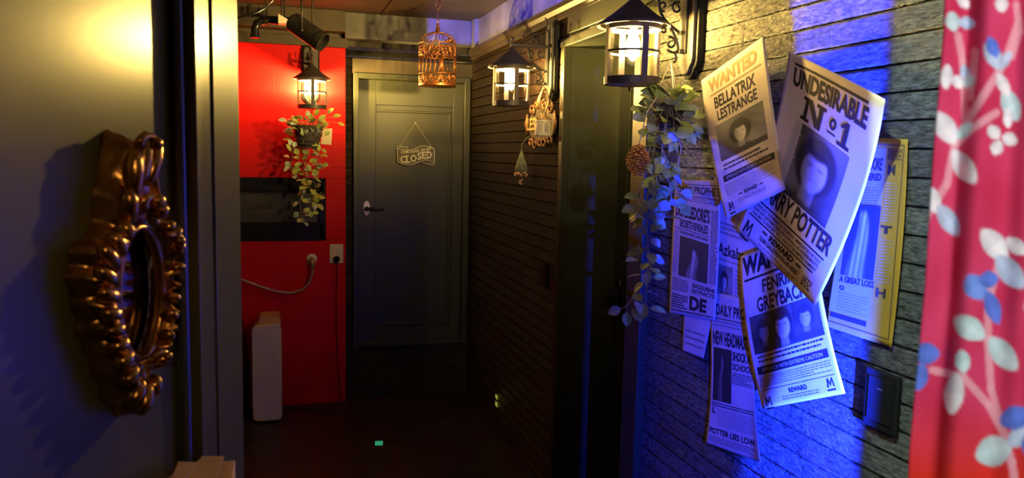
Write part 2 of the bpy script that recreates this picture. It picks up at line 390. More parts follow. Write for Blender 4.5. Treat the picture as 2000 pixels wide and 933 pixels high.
# far wall: black slips round the raised door, smooth band above
FY = 5.03
mapF = lambda h, z, d: (h, FY+.008-d, z)
b = MB()
tile_strips(b, mapF, .40, .452, 0, 2.17, .0567, 1.434); tile_strips(b, mapF, 1.205, 1.30, 0, 2.17, .0567, 1.434)
tile_strips(b, mapF, .452, 1.205, 0, .335, .0567, 1.434)
b.box(.40, .455, FY+.009, FY+.16, 0, CEIL); b.box(1.20, 1.34, FY+.009, FY+.16, 0, CEIL); b.box(.455, 1.20, FY+.009, FY+.16, 0, .335)
struct('wall_far', b, M['tile_end'])
b = MB(); b.box(.452, 1.225, FY-.012, FY+.02, 2.075, 2.19); b.box(.40, 1.225, FY, FY+.16, 2.19, CEIL); b.box(.455, 1.2, FY+.02, FY+.16, 2.075, 2.19)
struct('wall_header', b, M['band'])
b = MB()
for x0, x1, z0, z1 in ((.458, .492, .335, 2.08), (1.168, 1.206, .335, 2.08), (.492, 1.168, 2.045, 2.08), (.492, 1.168, .335, .362)):
    b.box(x0, x1, FY-.022, FY+.10, z0, z1)
struct('trim_4', b, M['moss'], bevel=.004)
door2 = empty('door_2', (.83, FY+.05, .36)); door2['kind'] = 'structure'
b = MB(); b.box(-.34, .34, 0, .04, 0, 1.685)
for x0, x1, z0, z1 in ((-.245, .262, .10, 1.50),):                      # moulding round the big panel
    for a in ((x0, x1, z0, z0+.014), (x0, x1, z1-.014, z1), (x0, x0+.014, z0, z1), (x1-.014, x1, z0, z1)):
        b.box(a[0], a[1], -.010, 0, a[2], a[3])
b.box(-.345, -.225, -.012, .0, 0, 1.685); b.box(.275, .345, -.012, .0, 0, 1.685); b.box(-.225, .275, -.012, 0, 1.53, 1.685); b.box(-.225, .275, -.012, 0, 0, .07)
struct('leaf', b, M['moss'], door2, bevel=.003)
b = MB(); b.lathe([(0, 0), (.021, 0), (.023, .003), (.021, .007), (0, .008)], n=28)
b.v = [(-.283+x, -.012-z, .872+y*2.2) for x, y, z in b.v]
ho = struct('escutcheon', b, M['steel'], door2, smooth=True, angle=40)
b = MB(); b.lathe([(.0, 0), (.014, 0), (.014, .030), (0, .030)], n=18); b.v = [(-.283+x, -.020-z, .872+y) for x, y, z in b.v]
b.tube([(-.283, -.044, .872), (-.255, -.050, .872), (-.23, -.052, .871), (-.19, -.05, .869), (-.178, -.048, .868)], [.010, .009, .008, .008, .006], 12)
struct('handle', b, M['black_gloss'], door2, smooth=True, angle=40)

# red tiled wall
RY = 4.97
b = MB(); z0, z1, xr = 1.04, 1.424, .287
b.box(-1.2, .408, RY, RY+.06, 0, z0); b.box(-1.2, .408, RY, RY+.06, z1, 2.218); b.box(xr, .408, RY, RY+.06, z0, z1)
struct('wall_red', b, M['red'], bevel=.003)
b = MB(); b.box(-1.2, .42, RY+.004, RY+.16, 2.218, CEIL); b.box(-1.2, .408, RY-.02, RY+.004, 2.218, 2.272); struct('wall_red_header', b, M['band'])
win = empty('window_1', (-.35, RY, z0)); win['kind'] = 'structure'
b = MB()
for a in ((-.75, .635, 0, .10), (-.75, .635, .30, .384), (.60, .635, .0, .384)): b.box(a[0], a[1], -.004, .03, a[2], a[3])
b.box(-.75, .635, -.008, .0, .368, .384); b.box(-.75, .635, -.008, 0, 0, .012); b.box(.622, .635, -.008, 0, 0, .384)
b.box(-.75, .60, -.006, .01, .108, .114)
struct('frame', b, M['black_gloss'], win)
b = MB(); b.box(-.75, .60, .03, .045, .10, .30); struct('pane', M and b, M['olive_glass'], win)
b = MB(); b.box(-1.2, -1.08, .9, 5.1, 0, CEIL); struct('wall_left', b, M['dark_wall'])

# crown mouldings and upper concrete bands
def crown(mb, mapf, h0, h1, zb):
    prof = [(0, 0), (.012, 0), (.018, .006), (.018, .016), (.030, .026), (.040, .046), (.046, .05), (.046, .064), (0, .064)]
    vs_ = []
    for d, z in prof: vs_ += [mapf(h0, zb+z, d), mapf(h1, zb+z, d)]
    n = len(prof); fs = [(2*i, 2*i+1, 2*((i+1) % n)+1, 2*((i+1) % n)) for i in range(n)]
    fs += [tuple(2*i for i in range(n)), tuple(2*i+1 for i in reversed(range(n)))]
    mb.add(vs_, fs)
b = MB(); crown(b, lambda h, z, d: (h, FY-.002-d, z), .412, WX, 2.165); struct('trim_5', b, M['black_gloss'])
b = MB(); crown(b, lambda h, z, d: (WX-.002-d*.7, h, z), -1.2, FY-.05, 2.19); struct('trim_6', b, mat('brown_moulding', (.055, .035, .025), .35, var=.2))
b = MB(); b.box(WX-.012, WX+.02, -1.2, 4.87, 2.254, CEIL); b.box(WX-.04, WX+.02, 4.80, 4.87, 2.25, CEIL); struct('wall_right_band', b, M['concrete'])
b = MB(); b.box(.40, WX+.02, 4.90, FY+.001, 2.27, CEIL); struct('wall_far_band', b, M['concrete'])
b = MB(); b.box(-1.2, .40, 4.86, FY, 2.30, CEIL); struct('wall_far_beam', b, M['band'])

# left door leaf (ajar) and its jamb
PA = R(20.0); pdir = Vector((math.sin(PA), math.cos(PA), 0)); pn = Vector((math.cos(PA), -math.sin(PA), 0)); P0 = Vector((-.166, 1.0, 0))
def on_leaf(px, py, off=0.0):
    d = AR*((px-IW/2)/FPX) - AU*((py-IH/2)/FPX) + AF; o = Vector((0, 0, CAM_H)); q = P0+pn*off
    t = (q-o).dot(pn)/d.dot(pn); return o+d*t
s_leaf = (on_leaf(338, 300)-P0).dot(pdir); s_j0 = (on_leaf(385, 300, .028)-P0).dot(pdir); s_j1 = (on_leaf(468, 300, .028)-P0).dot(pdir)
def LP(s, n, z): 
    p = P0+pdir*s+pn*n; return (p.x, p.y, z)
def leaf_box(mb, s0, s1, n0, n1, z0, z1):
    mb.add([LP(s, n, z) for z in (z0, z1) for n in (n0, n1) for s in (s0, s1)],
           [(0, 2, 3, 1), (4, 5, 7, 6), (0, 1, 5, 4), (2, 6, 7, 3), (0, 4, 6, 2), (1, 3, 7, 5)])
door1 = empty('door_1', LP(s_leaf-.45, 0, 0)); door1['kind'] = 'structure'
def shift(mb, o): 
    l = o.location; mb.v = [(x-l.x, y-l.y, z-l.z) for x, y, z in mb.v]
b = MB(); leaf_box(b, s_leaf-.90, s_leaf, -.04, 0, .01, 2.2); shift(b, door1); struct('leaf', b, M['left_paint'], door1, bevel=.003)
b = MB(); leaf_box(b, s_leaf+.004, s_leaf+.05, -.05, .006, 0, 2.2)
pts = [LP(s_j0-.012, .012, z) for z in (0, .7, 1.4, 2.2)]; b.tube(pts, .006, 10); 
struct('trim_7', b, mat('rubber_seal', (.10, .10, .11), .35), smooth=False)
b = MB(); leaf_box(b, s_j0, s_j1, -.10, .028, 0, CEIL); leaf_box(b, s_j0+.045, s_j0+.049, .028, .031, 0, CEIL)
struct('trim_8', b, M['left_paint'], bevel=.004)
b = MB(); leaf_box(b, s_leaf-.95, s_j1, -.05, .0, 2.203, CEIL); struct('wall_left_header', b, M['left_paint'])

# ------------------------------------------------------------------ lanterns
def spiral(c, r0, r1, a0, a1, n=22):
    return [(c[0]+(r0+(r1-r0)*i/n)*math.cos(a0+(a1-a0)*i/n), c[1]+(r0+(r1-r0)*i/n)*math.sin(a0+(a1-a0)*i/n)) for i in range(n+1)]
def flat(pts, y=0.0): return [(p[0], y, p[1]) for p in pts]
def bez(p0, p1, p2, p3, n=14):
    o = []
    for i in range(n+1):
        t = i/n; u = 1-t
        o.append(tuple(u**3*a+3*u*u*t*b_+3*u*t*t*c+t**3*d for a, b_, c, d in zip(p0, p1, p2, p3)))
    return o
def make_lantern():
    root = empty('wall_lantern', (0, 0, 0))
    ax = .205                                   # lantern axis out from the wall
    # back plate with ogee foot
    poly = [(-.052, .36), (-.052, .075), (-.046, .060), (-.034, .050), (-.026, .036), (-.016, .026), (.016, .026), (.026, .036), (.034, .050), (.046, .060), (.052, .075), (.052, .36), (.04, .385), (-.04, .385)]
    b = MB(); b.prism(poly, lambda a, z, d: (d, a, z), .0, .022); b.build('back_plate', M['black_matte'], root, bevel=.003)
    b = MB(); b.prism([(a*.82, .2+(z-.2)*.93) for a, z in poly], lambda a, z, d: (d, a, z), .022, .034); b.build('plate_face', M['plate'], root, bevel=.003)
    # arm and scrolls
    b = MB(); b.box(.03, ax+.008, -.007, .007, .262, .276); b.box(.034, .042, -.014, .014, .10, .345)
    b.box(.034, .058, -.012, .012, .155, .165); b.box(.034, .058, -.012, .012, .10, .112)
    b.build('arm', M['black_metal'], root, bevel=.0015)
    b = MB(); k = 9
    lower = flat(spiral((.150, .236), .004, .016, 0, 1.5*PI))[:] 
    b.tube(flat(spiral((.066, .232), .004, .018, .5*PI, 2.4*PI)), .0036, k)
    b.tube(flat(spiral((.112, .235), .003, .016, 1.5*PI, -.6*PI)), .0036, k)
    b.tube(flat(bez((.128, .258), (.128, .20), (.095, .185), (.052, .160))), .0042, k)
    b.tube(flat(bez((.097, .188), (.085, .17), (.06, .15), (.056, .108))), .0042, k)
    b.tube(flat(spiral((.084, .128), .004, .02, .3*PI, -1.6*PI)), .0038, k)
    b.tube(flat(bez((.092, .109), (.075, .098), (.062, .10), (.056, .112))), .004, k)
    b.tube(flat(spiral((.105, .165), .003, .013, .9*PI, 2.5*PI)), .0032, k)
    b.tube(flat(bez((.068, .102), (.062, .09), (.06, .078), (.07, .072))), .0034, k)
    b.tube(flat(spiral((.110, .300), .003, .014, 1.2*PI, -.8*PI)), .0034, k)
    b.tube(flat(bez((.122, .307), (.10, .335), (.075, .33), (.06, .30))), .0036, k)
    b.tube(flat(spiral((.075, .296), .003, .014, 1.8*PI, -.2*PI)), .0034, k)
    b.tube(flat(bez((.125, .278), (.15, .285), (.165, .305), (.15, .315))), .0034, k)
    b.tube(flat(bez((.043, .335), (.05, .36), (.03, .385), (.055, .395))), .0034, k)
    b.build('scrollwork', M['black_metal'], root, smooth=True)
    # hood
    b = MB(); b.lathe([(0, .305), (.006, .303), (.008, .298), (.005, .29), (.006, .26), (.012, .252), (.016, .244), (.030, .232), (.066, .202), (.106, .175), (.107, .168), (.100, .170), (.062, .194), (.02, .22), (0, .222)], (ax, 0), 40)
    b.build('hood', M['lantern_metal'], root, smooth=True, angle=35)
    rB = .078
    b = MB()
    b.lathe([(rB-.004, .172), (rB+.003, .172), (rB+.003, .158), (rB-.004, .158), (rB-.004, .172)], (ax, 0), 40)
    b.lathe([(rB-.003, .098), (rB+.003, .098), (rB+.003, .092), (rB-.003, .092), (rB-.003, .098)], (ax, 0), 40)
    b.lathe([(rB-.004, .022), (rB+.004, .022), (rB+.004, .0), (rB-.004, .0), (rB-.004, .022)], (ax, 0), 40)
    for a in (0, 90, 180, 270):
        c, s_ = math.cos(R(a)), math.sin(R(a))
        poly = [(rB-.003, -.0095), (rB+.005, -.0095), (rB+.005, .0095), (rB-.003, .0095)]
        b.prism(poly, lambda u, v, d, c=c, s_=s_: (ax+u*c-v*s_, u*s_+v*c, d), .004, .170)
    b.build('cage', M['lantern_metal'], root, smooth=True, angle=35)
    b = MB(); b.lathe([(0, .006), (rB-.004, .006), (rB-.004, .001), (0, .001)], (ax, 0), 36); b.build('base_disc', M['cream2'], root)
    b = MB(); b.lathe([(rB-.002, .160), (rB-.002, .020)], (ax, 0), 40); b.build('glass', M['glass'], root, smooth=True)
    b = MB(); b.lathe([(0, .205), (.014, .205), (.014, .168), (.011, .162), (0, .162)], (ax, 0), 18); b.build('socket', M['black_metal'], root, smooth=True, angle=40)
    b = MB(); b.lathe([(.004, .1615), (.009, .158), (.012, .150), (.019, .128), (.021, .112), (.019, .096), (.012, .080), (.005, .072), (.001, .070)], (ax, 0), 20); b.build('bulb', M['bulb'], root, smooth=True)
    lantern_light(root, (ax, 0, .115))
    return root
L3 = make_lantern()
L3.location = (WX, 2.155, 1.81); L3.rotation_euler = (0, 0, PI)
tag(L3, 'nearest and largest black wall lantern, hung above the ivy beside the posters', 'wall lantern', 'black wall lanterns')
L2 = copy_tree(L3); L2.location = (WX, 3.41, 1.812)
tag(L2, 'black wall lantern above the scrolled iron sign on the dark tiled wall', 'wall lantern', 'black wall lanterns')
L1 = copy_tree(L3); L1.location = (.20, RY, 1.835); L1.rotation_euler = (0, 0, -PI/2)
tag(L1, 'black wall lantern on the red tiled wall at the end of the corridor', 'wall lantern', 'black wall lanterns')

# ------------------------------------------------------------------ ivy planters
def leaf(mb, p, d, up, ln, wd, mi):
    d = d.normalized(); sd = d.cross(up)
    sd = sd.normalized() if sd.length > 1e-4 else d.orthogonal().normalized()
    n = sd.cross(d).normalized()
    prof = [(0, 0), (.18, .34), (.42, .5), (.68, .40), (.88, .18), (1, 0)]
    vs_ = [p]; 
    for t, wv in prof[1:-1]:
        bend = -.16*t*t*ln
        c = p+d*(t*ln)+n*bend
        vs_ += [c-sd*(wv*wd)+n*(.22*wv*wd), c+n*0, c+sd*(wv*wd)+n*(.22*wv*wd)]
    vs_.append(p+d*ln+n*(-.16*ln))
    fs = [(0, 2, 1), (0, 3, 2)]
    for i in range(3):
        a = 1+3*i; fs += [(a, a+1, a+4, a+3), (a+1, a+2, a+5, a+4)]
    a = 10; e = 13; fs += [(a, a+1, e), (a+1, a+2, e)]
    mb.add(vs_, fs, mi)
def planter(name, top, hook, rb, hb, strands, extra, seed, ln, label):
    rnd = random.Random(seed); T = Vector(top)
    root = empty(name, T-Vector((0, 0, hb))); o = root.location
    loc = lambda p: Vector(p)-o
    tag(root, label, 'hanging plant', 'hanging ivy planters')
    b = MB()                                     # woven basket
    b.lathe([(0, .004), (rb*.62, .004), (rb*.66, .0), (rb*.8, hb*.5), (rb, hb), (rb*.94, hb), (rb*.74, hb*.5), (0, hb*.3)], (0, 0), 26)
    for i in range(7):
        r = rb*(.68+.32*i/6); z = hb*(.05+.95*i/6)
        b.tube([(r*math.cos(2*PI*j/40)*(1+.02*(-1)**j), r*math.sin(2*PI*j/40)*(1+.02*(-1)**j), z) for j in range(40)], .0035, 6, closed=True)
    b.build('basket', M['wicker'], root, smooth=True)
    b = MB(); H = loc(hook)
    for a in (0.4, 2.5, 4.6):
        q = Vector((rb*math.cos(a), rb*math.sin(a), hb)); b.tube([H, (H+q)/2+Vector((0, 0, .004)), q], .0018, 6)
    b.build('hanging_cord', M['twine'], root, smooth=True)
    sb, lb = MB(), MB()
    def put(p, d, sc=1.0):
        up = Vector((rnd.uniform(-.5, .5), rnd.uniform(-1, -.1), rnd.uniform(.2, 1)))
        leaf(lb, p, d, up, ln*sc*rnd.uniform(.8, 1.15), ln*sc*rnd.uniform(.62, .8), rnd.choice((0, 0, 1)))
    for st, dens in strands:
        pts = [loc(p) for p in st]; fine = []
        for i in range(len(pts)-1):
            for k in range(6): fine.append(pts[i].lerp(pts[i+1], k/6)+Vector((rnd.uniform(-1, 1), rnd.uniform(-1, 1), 0))*.003)
        fine.append(pts[-1]); sb.tube(fine, .0016, 6)
        L_ = sum((fine[i+1]-fine[i]).length for i in range(len(fine)-1)); cnt = int(L_*dens)
        for i in range(cnt):
            q = rnd.random()*(len(fine)-1.001); k = int(q); p = fine[k].lerp(fine[k+1], q-k)
            d = Vector((rnd.uniform(-1, 1), rnd.uniform(-1, .6), rnd.uniform(-.9, .35)))
            e = p+d.normalized()*ln*.35; sb.tube([p, e], .0009, 5); put(e, d)
    for i in range(64):                          # crown over the rim
        a = rnd.uniform(0, 2*PI); k_ = rnd.random(); p = Vector((rb*(.7+.45*k_)*math.cos(a), rb*(.7+.45*k_)*math.sin(a), hb+.035-.9*hb*k_**2))
        d = Vector((math.cos(a), math.sin(a), rnd.uniform(-.1, .9))); sb.tube([p*.9, p+d*.01], .0011, 5); put(p, d)
    for p, d in extra:
        P = loc(p); q = Vector((P.x*.25, P.y*.25, hb)); sb.tube(bez(tuple(q), tuple(q.lerp(P, .4)+Vector((0, 0, .02))), tuple(q.lerp(P, .8)+Vector((0, 0, .01))), tuple(P), 8), .0012, 5); put(P, Vector(d), 1.05)
    sb.build('stem', M['stem'], root, smooth=True); lb.build('foliage', [M['leaf'], M['leaf2']], root, smooth=False)
    return root
YP = 2.09
A = lambda x, y, dy=0: at(x, y, 1, YP+dy)
strands = [([A(1290, 235), A(1272, 300), A(1285, 370, -.02), A(1262, 440), A(1268, 520), A(1258, 600)], 75),
           ([A(1320, 230), A(1330, 290), A(1322, 350), A(1330, 400)], 60), ([A(1280, 240, -.03), A(1300, 310, -.03), A(1312, 385, -.02), A(1292, 440)], 70),
           ([A(1300, 240), A(1290, 330), A(1262, 390), A(1242, 420)], 60), ([A(1270, 500), A(1262, 545), A(1238, 580), A(1218, 602)], 22)]
extra = [(A(1262, 212), (-1, -.2, .1)), (A(1275, 200, -.02), (-.8, -.3, .5)), (A(1290, 195), (-.3, -.2, 1)), (A(1262, 228), (-1, -.4, -.1)), (A(1335, 195), (.5, -.4, .6)), (A(1350, 225), (.8, -.4, .1)),
         (A(1355, 262), (1, -.2, -.1)), (A(1300, 265, -.06), (-.5, -1, -.5)), (A(1318, 262, -.06), (.7, -.8, .2)), (A(1248, 385), (-1, -.2, .1)), (A(1240, 405), (-1, -.2, -.2)), (A(1245, 506), (-1, -.3, .05))]
for q_ in ((1248, 214), (1252, 226), (1280, 214), (1302, 204), (1320, 196), (1332, 212), (1348, 244), (1290, 226), (1274, 242), (1262, 250), (1308, 226), (1326, 236), (1340, 262), (1268, 206), (1310, 190)):
    extra.append((A(q_[0], q_[1], -.03), ((q_[0]-1300)/60, -.7, (215-q_[1])/60)))
planter('ivy_planter', (1.113, YP+.03, A(1312, 203).z), (1.13, 2.15, 1.885), .048, .075, strands, extra, 3, .046,
        'hanging ivy planter with blue lit trailing leaves beside the newspaper pages')
YQ = 4.76
A2 = lambda x, y, dy=0: at(x, y, 1, YQ+dy)
strands = [([A2(602, 245), A2(590, 300), A2(600, 345), A2(585, 395), A2(592, 438)], 62), ([A2(600, 245), A2(622, 300), A2(612, 345), A2(618, 395), A2(628, 375)], 62),
           ([A2(590, 245), A2(572, 290), A2(568, 330), A2(590, 355)], 60), ([A2(610, 250), A2(622, 290), A2(628, 330)], 50), ([A2(600, 340), A2(610, 380), A2(605, 420)], 55), ([A2(596, 250, -.04), A2(604, 300, -.05), A2(590, 330, -.05)], 60)]
extra = [(A2(650, 228), (1, -.2, .3)), (A2(660, 240), (1, -.2, -.3)), (A2(640, 222), (.6, -.3, .7)), (A2(575, 240), (-1, -.3, .2)), (A2(568, 250), (-1, -.2, -.4)), (A2(560, 236), (-1, 0, .2)), (A2(600, 228, -.03), (.1, -.5, 1)), (A2(615, 225, -.03), (.6, -.5, 1)), (A2(608, 250, -.06), (.1, -1, -.3))]
planter('ivy_planter', (at(602, 246, 1, YQ).x, YQ, A2(602, 246).z), (.203, YQ+.03, 1.833), .085, .13, strands, extra, 11, .044,
        'hanging ivy planter under the lantern on the red wall')
# gilded pine cone hung in the near ivy
pc = at(1246, 312, 1, 1.98)
root = empty('pine_cone', pc, 0, 'gold pine cone hanging at the left side of the near ivy', 'pine cone')
b = MB(); b.lathe([(0, .04), (.012, .035), (.020, .01), (.019, -.015), (.010, -.038), (0, -.042)], n=16); ga = 2.39996
for i in range(70):
    t = i/69; z = .038-.078*t; rr = .030*math.sin(PI*min(.97, t*.88+.10))**.8; a = ga*i
    m3 = Matrix.Rotation(a, 3, 'Z') @ Matrix.Rotation(R(25), 3, 'Y')
    b.ell((rr*math.cos(a)*.85, rr*math.sin(a)*.85, z), (.0115, .0075, .003), 8, 5, m3)
b.build('scales', M['cone'], root, smooth=True)
b = MB(); b.tube([(0, 0, .038), (.01, .005, .07), (.03, .02, .13), (1.085-pc.x, 2.11-pc.y, 1.80-pc.z)], .0015, 6); b.build('cord', M['twine'], root)

# ------------------------------------------------------------------ bird cage
CY_ = 4.2; c0 = at(857.5, 168, 1, CY_)
root = empty('bird_cage', (c0.x, CY_+.05, c0.z), R(-62), 'copper filigree bird cage hanging from the ceiling before the far door', 'bird cage')
RC = .099; HB = .292
ztop = at(857, 86, 1, CY_+.05).z-c0.z; zdome = at(857, 63, 1, CY_+.05).z-c0.z; zf = at(857, 45, 1, CY_+.05).z-c0.z
b = MB(); b.lathe([(0, 0), (RC, 0), (RC+.004, .003), (RC+.004, .010), (RC, .012), (0, .012)], n=44); b.build('base_tray', M['copper'], root, smooth=True, angle=40)
b = MB()
ring = lambda z, r, tr: b.tube([(r*math.cos(2*PI*j/56), r*math.sin(2*PI*j/56), z) for j in range(56)], tr, 6, closed=True)
def cell(z0, z1, a0, a1, tr=.0026):
    """a heart-and-scroll filigree cell bent round the cage"""
    W = (a1-a0); 
    mp = lambda u, v: (RC*math.cos(a0+u*W), RC*math.sin(a0+u*W), z0+v*(z1-z0))
    for pts in (spiral((.28, .62), .05, .24, 0, 2.2*PI, 18), spiral((.72, .62), .05, .24, PI, -1.2*PI, 18),
                bez((.5, .05), (.1, .25), (.02, .5), (.06, .9)), bez((.5, .05), (.9, .25), (.98, .5), (.94, .9)), bez((.2, .05), (.3, .4), (.7, .4), (.8, .05))):
        b.tube([mp(*p) for p in pts], tr, 6)
zb1, zb2 = .066, ztop-.066
for z in (.014, zb1, zb2, ztop): ring(z, RC, .003)
nc = 12
for i in range(nc):
    a0, a1 = 2*PI*i/nc, 2*PI*(i+1)/nc
    cell(.014, zb1, a0, a1); cell(zb2, ztop, a0, a1)
b.build('filigree_band', M['copper'], root, smooth=True)
b = MB()
for i in range(24):
    a = 2*PI*i/24
    if abs((a+PI) % (2*PI)-PI) < .42: continue
    b.tube([(RC*math.cos(a), RC*math.sin(a), zb1), (RC*math.cos(a), RC*math.sin(a), zb2)], .0024, 6)
b.build('bars', M['copper'], root, smooth=True); b = MB()
for i in range(16):
    a = 2*PI*i/16
    b.tube([(RC*math.cos(t*PI/2)*math.cos(a), RC*math.cos(t*PI/2)*math.sin(a), ztop+(zdome-ztop)*math.sin(t*PI/2)) for t in [k/9*.97 for k in range(10)]], .0020, 6)
b.build('dome_ribs', M['copper'], root, smooth=True)
b = MB(); da = .45                               # open door frame on the near side
f = lambda a, z: ((RC+.003)*math.cos(a), (RC+.003)*math.sin(a), z)
for a in (-da, da): 
    for dz in (-.04, 0, .04): b.tube([f(a+dz, zb1), f(a+dz, zb2)], .0032, 6)
for z in (zb1+.003, zb2-.003, zb2-.014): b.tube([f(-da+2*da*k/10, z) for k in range(11)], .0045, 6)
b.build('door_frame', M['copper'], root, smooth=True)
b = MB(); b.tube([f(-.22+.44*k/8, ztop+.006) for k in range(9)], .008, 6); b.ell(f(0, ztop+.012), (.012, .012, .012)); b.build('door_crest', M['copper'], root, smooth=True)
b = MB(); zz = zdome-.004
b.lathe([(0, zz), (.016, zz), (.018, zz+.006), (.009, zz+.012), (.013, zz+.024), (.006, zz+.034), (.010, zz+.042), (.004, zz+.05), (0, zz+.052)], n=20)
zh = zz+.05; 
zc = CEIL-c0.z
b.tube([(0, 0, zh), (0, 0, zh+.03)], .0025, 8)
b.tube([(.018*math.cos(t), 0, zc-.034+.024*math.sin(t)*1.0) for t in [R(-100+300*k/20) for k in range(21)]], .0024, 8)
b.tube(bez((0, 0, zh+.03), (.0, 0, zh+.035), (-.002, 0, zc-.07), (-.003, 0, zc-.057)), .0024, 8)
b.build('finial_hook', M['copper'], root, smooth=True)
b = MB(); b.lathe([(.0, 0), (.010, 0), (.010, -.004), (0, -.004)], n=14); b.tube([(0, 0, -.004), (0, 0, -.012), (.006, 0, -.018), (.01, 0, -.014)], .002, 6)
o = b.build('ceiling_hook', M['black_metal']); o.location = (c0.x, CY_+.05, CEIL); tag(o, 'small ceiling hook holding up the bird cage', 'hook')

# ------------------------------------------------------------------ lettering
_tc = {}
def text2d(s, weight=.0, fine=.10):
    k = (s, weight)
    if k in _tc: return _tc[k]
    cu = bpy.data.curves.new('t', 'FONT'); cu.body = s; cu.size = 1; cu.offset = weight; cu.resolution_u = 3
    ob = bpy.data.objects.new('t', cu); COL.objects.link(ob)
    me = bpy.data.meshes.new_from_object(ob.evaluated_get(bpy.context.evaluated_depsgraph_get()))
    bpy.data.objects.remove(ob); bpy.data.curves.remove(cu)
    bm = bmesh.new(); bm.from_mesh(me); bpy.data.meshes.remove(me)
    bmesh.ops.triangulate(bm, faces=bm.faces)
    for _ in range(3):
        es = [e for e in bm.edges if e.calc_length() > .35]
        if not es: break
        bmesh.ops.subdivide_edges(bm, edges=es, cuts=1); bmesh.ops.triangulate(bm, faces=bm.faces)
    bm.verts.index_update()
    V = [(v.co.x, v.co.y) for v in bm.verts]; F = [tuple(v.index for v in f.verts) for f in bm.faces]; bm.free()
    x0 = min(v[0] for v in V); x1 = max(v[0] for v in V); y0 = min(v[1] for v in V); y1 = max(v[1] for v in V)
    V = [((x-x0)/(x1-x0), (y1-y)/(y1-y0)) for x, y in V]
    _tc[k] = (V, F); return _tc[k]
def poly2d(mb, mp, poly):
    mb.add([mp(u, v) for u, v in poly], [tuple(range(len(poly)))])
class Paper:
    """a sheet on the right wall: corners TL TR BR BL as (px, py, distance off the wall); bows = optional curl"""
    def __init__(s, corners, curl=None, mids=None):
        s.c = [at(x, y, 0, WX-.001-d) for x, y, d in corners]; s.curl = curl or (lambda u, v: 0.0); s.m = {}
        for k, (x, y, d) in (mids or {}).items(): s.m[k] = at(x, y, 0, WX-.001-d)
    def edge(s, k, a, b_, t):
        p = a.lerp(b_, t)
        if k in s.m: p = p+(s.m[k]-(a+b_)/2)*(4*t*(1-t))
        return p
    def base(s, u, v):
        tl, tr, br, bl = s.c
        T = s.edge('t', tl, tr, u); B = s.edge('b', bl, br, u); L_ = s.edge('l', tl, bl, v); Rr = s.edge('r', tr, br, v)
        bi = (tl*(1-u)+tr*u)*(1-v)+(bl*(1-u)+br*u)*v
        p = T*(1-v)+B*v+L_*(1-u)+Rr*u-bi
        p.x -= s.curl(u, v); return p
    def pt(s, u, v, lift=0.0):
        p = s.base(u, v)
        if lift:
            e = .01; a = s.base(u+e, v)-s.base(u-e, v); c = s.base(u, v+e)-s.base(u, v-e); n = a.cross(c)
            if n.x > 0: n = -n
            p = p+n.normalized()*lift
        return p
def put_text(mb, mp, s, u0, v0, u1, v1, weight=.0, mi=0, slant=0.0, arch=0.0):
    V, F = text2d(s, weight)
    mb.add([mp(u0+(u1-u0)*x, v0+(v1-v0)*y+slant*x+arch*math.sin(PI*x)) for x, y in V], F, mi)
def bar(mb, mp, u0, v0, u1, v1, n=8, mi=0):
    vs_ = []
    for i in range(n+1):
        u = u0+(u1-u0)*i/n; vs_ += [mp(u, v0), mp(u, v1)]
    mb.add(vs_, [(2*i, 2*i+2, 2*i+3, 2*i+1) for i in range(n)], mi)
def small_print(mb, mp, u0, v0, u1, v1, rows, seed=1, mi=0, fill=.55):
    rnd = random.Random(seed); h = (v1-v0)/rows
    for r in range(rows):
        u = u0; v = v0+h*r
        end = u1-(rnd.random()*.3*(u1-u0) if rnd.random() < .25 else 0)
        while u < end-.004:
            wv = rnd.uniform(.012, .05); bar(mb, mp, u, v+h*.22, min(u+wv, end), v+h*(.22+fill), 1, mi); u += wv+.009
def photo(name, paper, u0, v0, u1, v1, fn, root, lift=.0006, n=70):
    mb = MB(); mb.grid(lambda a, c: paper.pt(u0+(u1-u0)*a, v0+(v1-v0)*c, lift), n, n)
    o = mb.build(name, M['photo'], root, smooth=True, fixn=False)
    at_ = o.data.color_attributes.new('print', 'FLOAT_COLOR', 'POINT')
    for j in range(n+1):
        for i in range(n+1):
            g = fn(i/n, j/n); at_.data[j*(n+1)+i].color = (g*.95+.012, g*.86+.012, g*.78+.014, 1)
    for v in o.data.vertices: v.co -= Vector(paper_origin)
    return o
def gs(x, y, cx, cy, sx, sy): return math.exp(-((x-cx)/sx)**2-((y-cy)/sy)**2)
def sst(a, b_, x):
    t = max(0, min(1, (x-a)/(b_-a))); return t*t*(3-2*t)
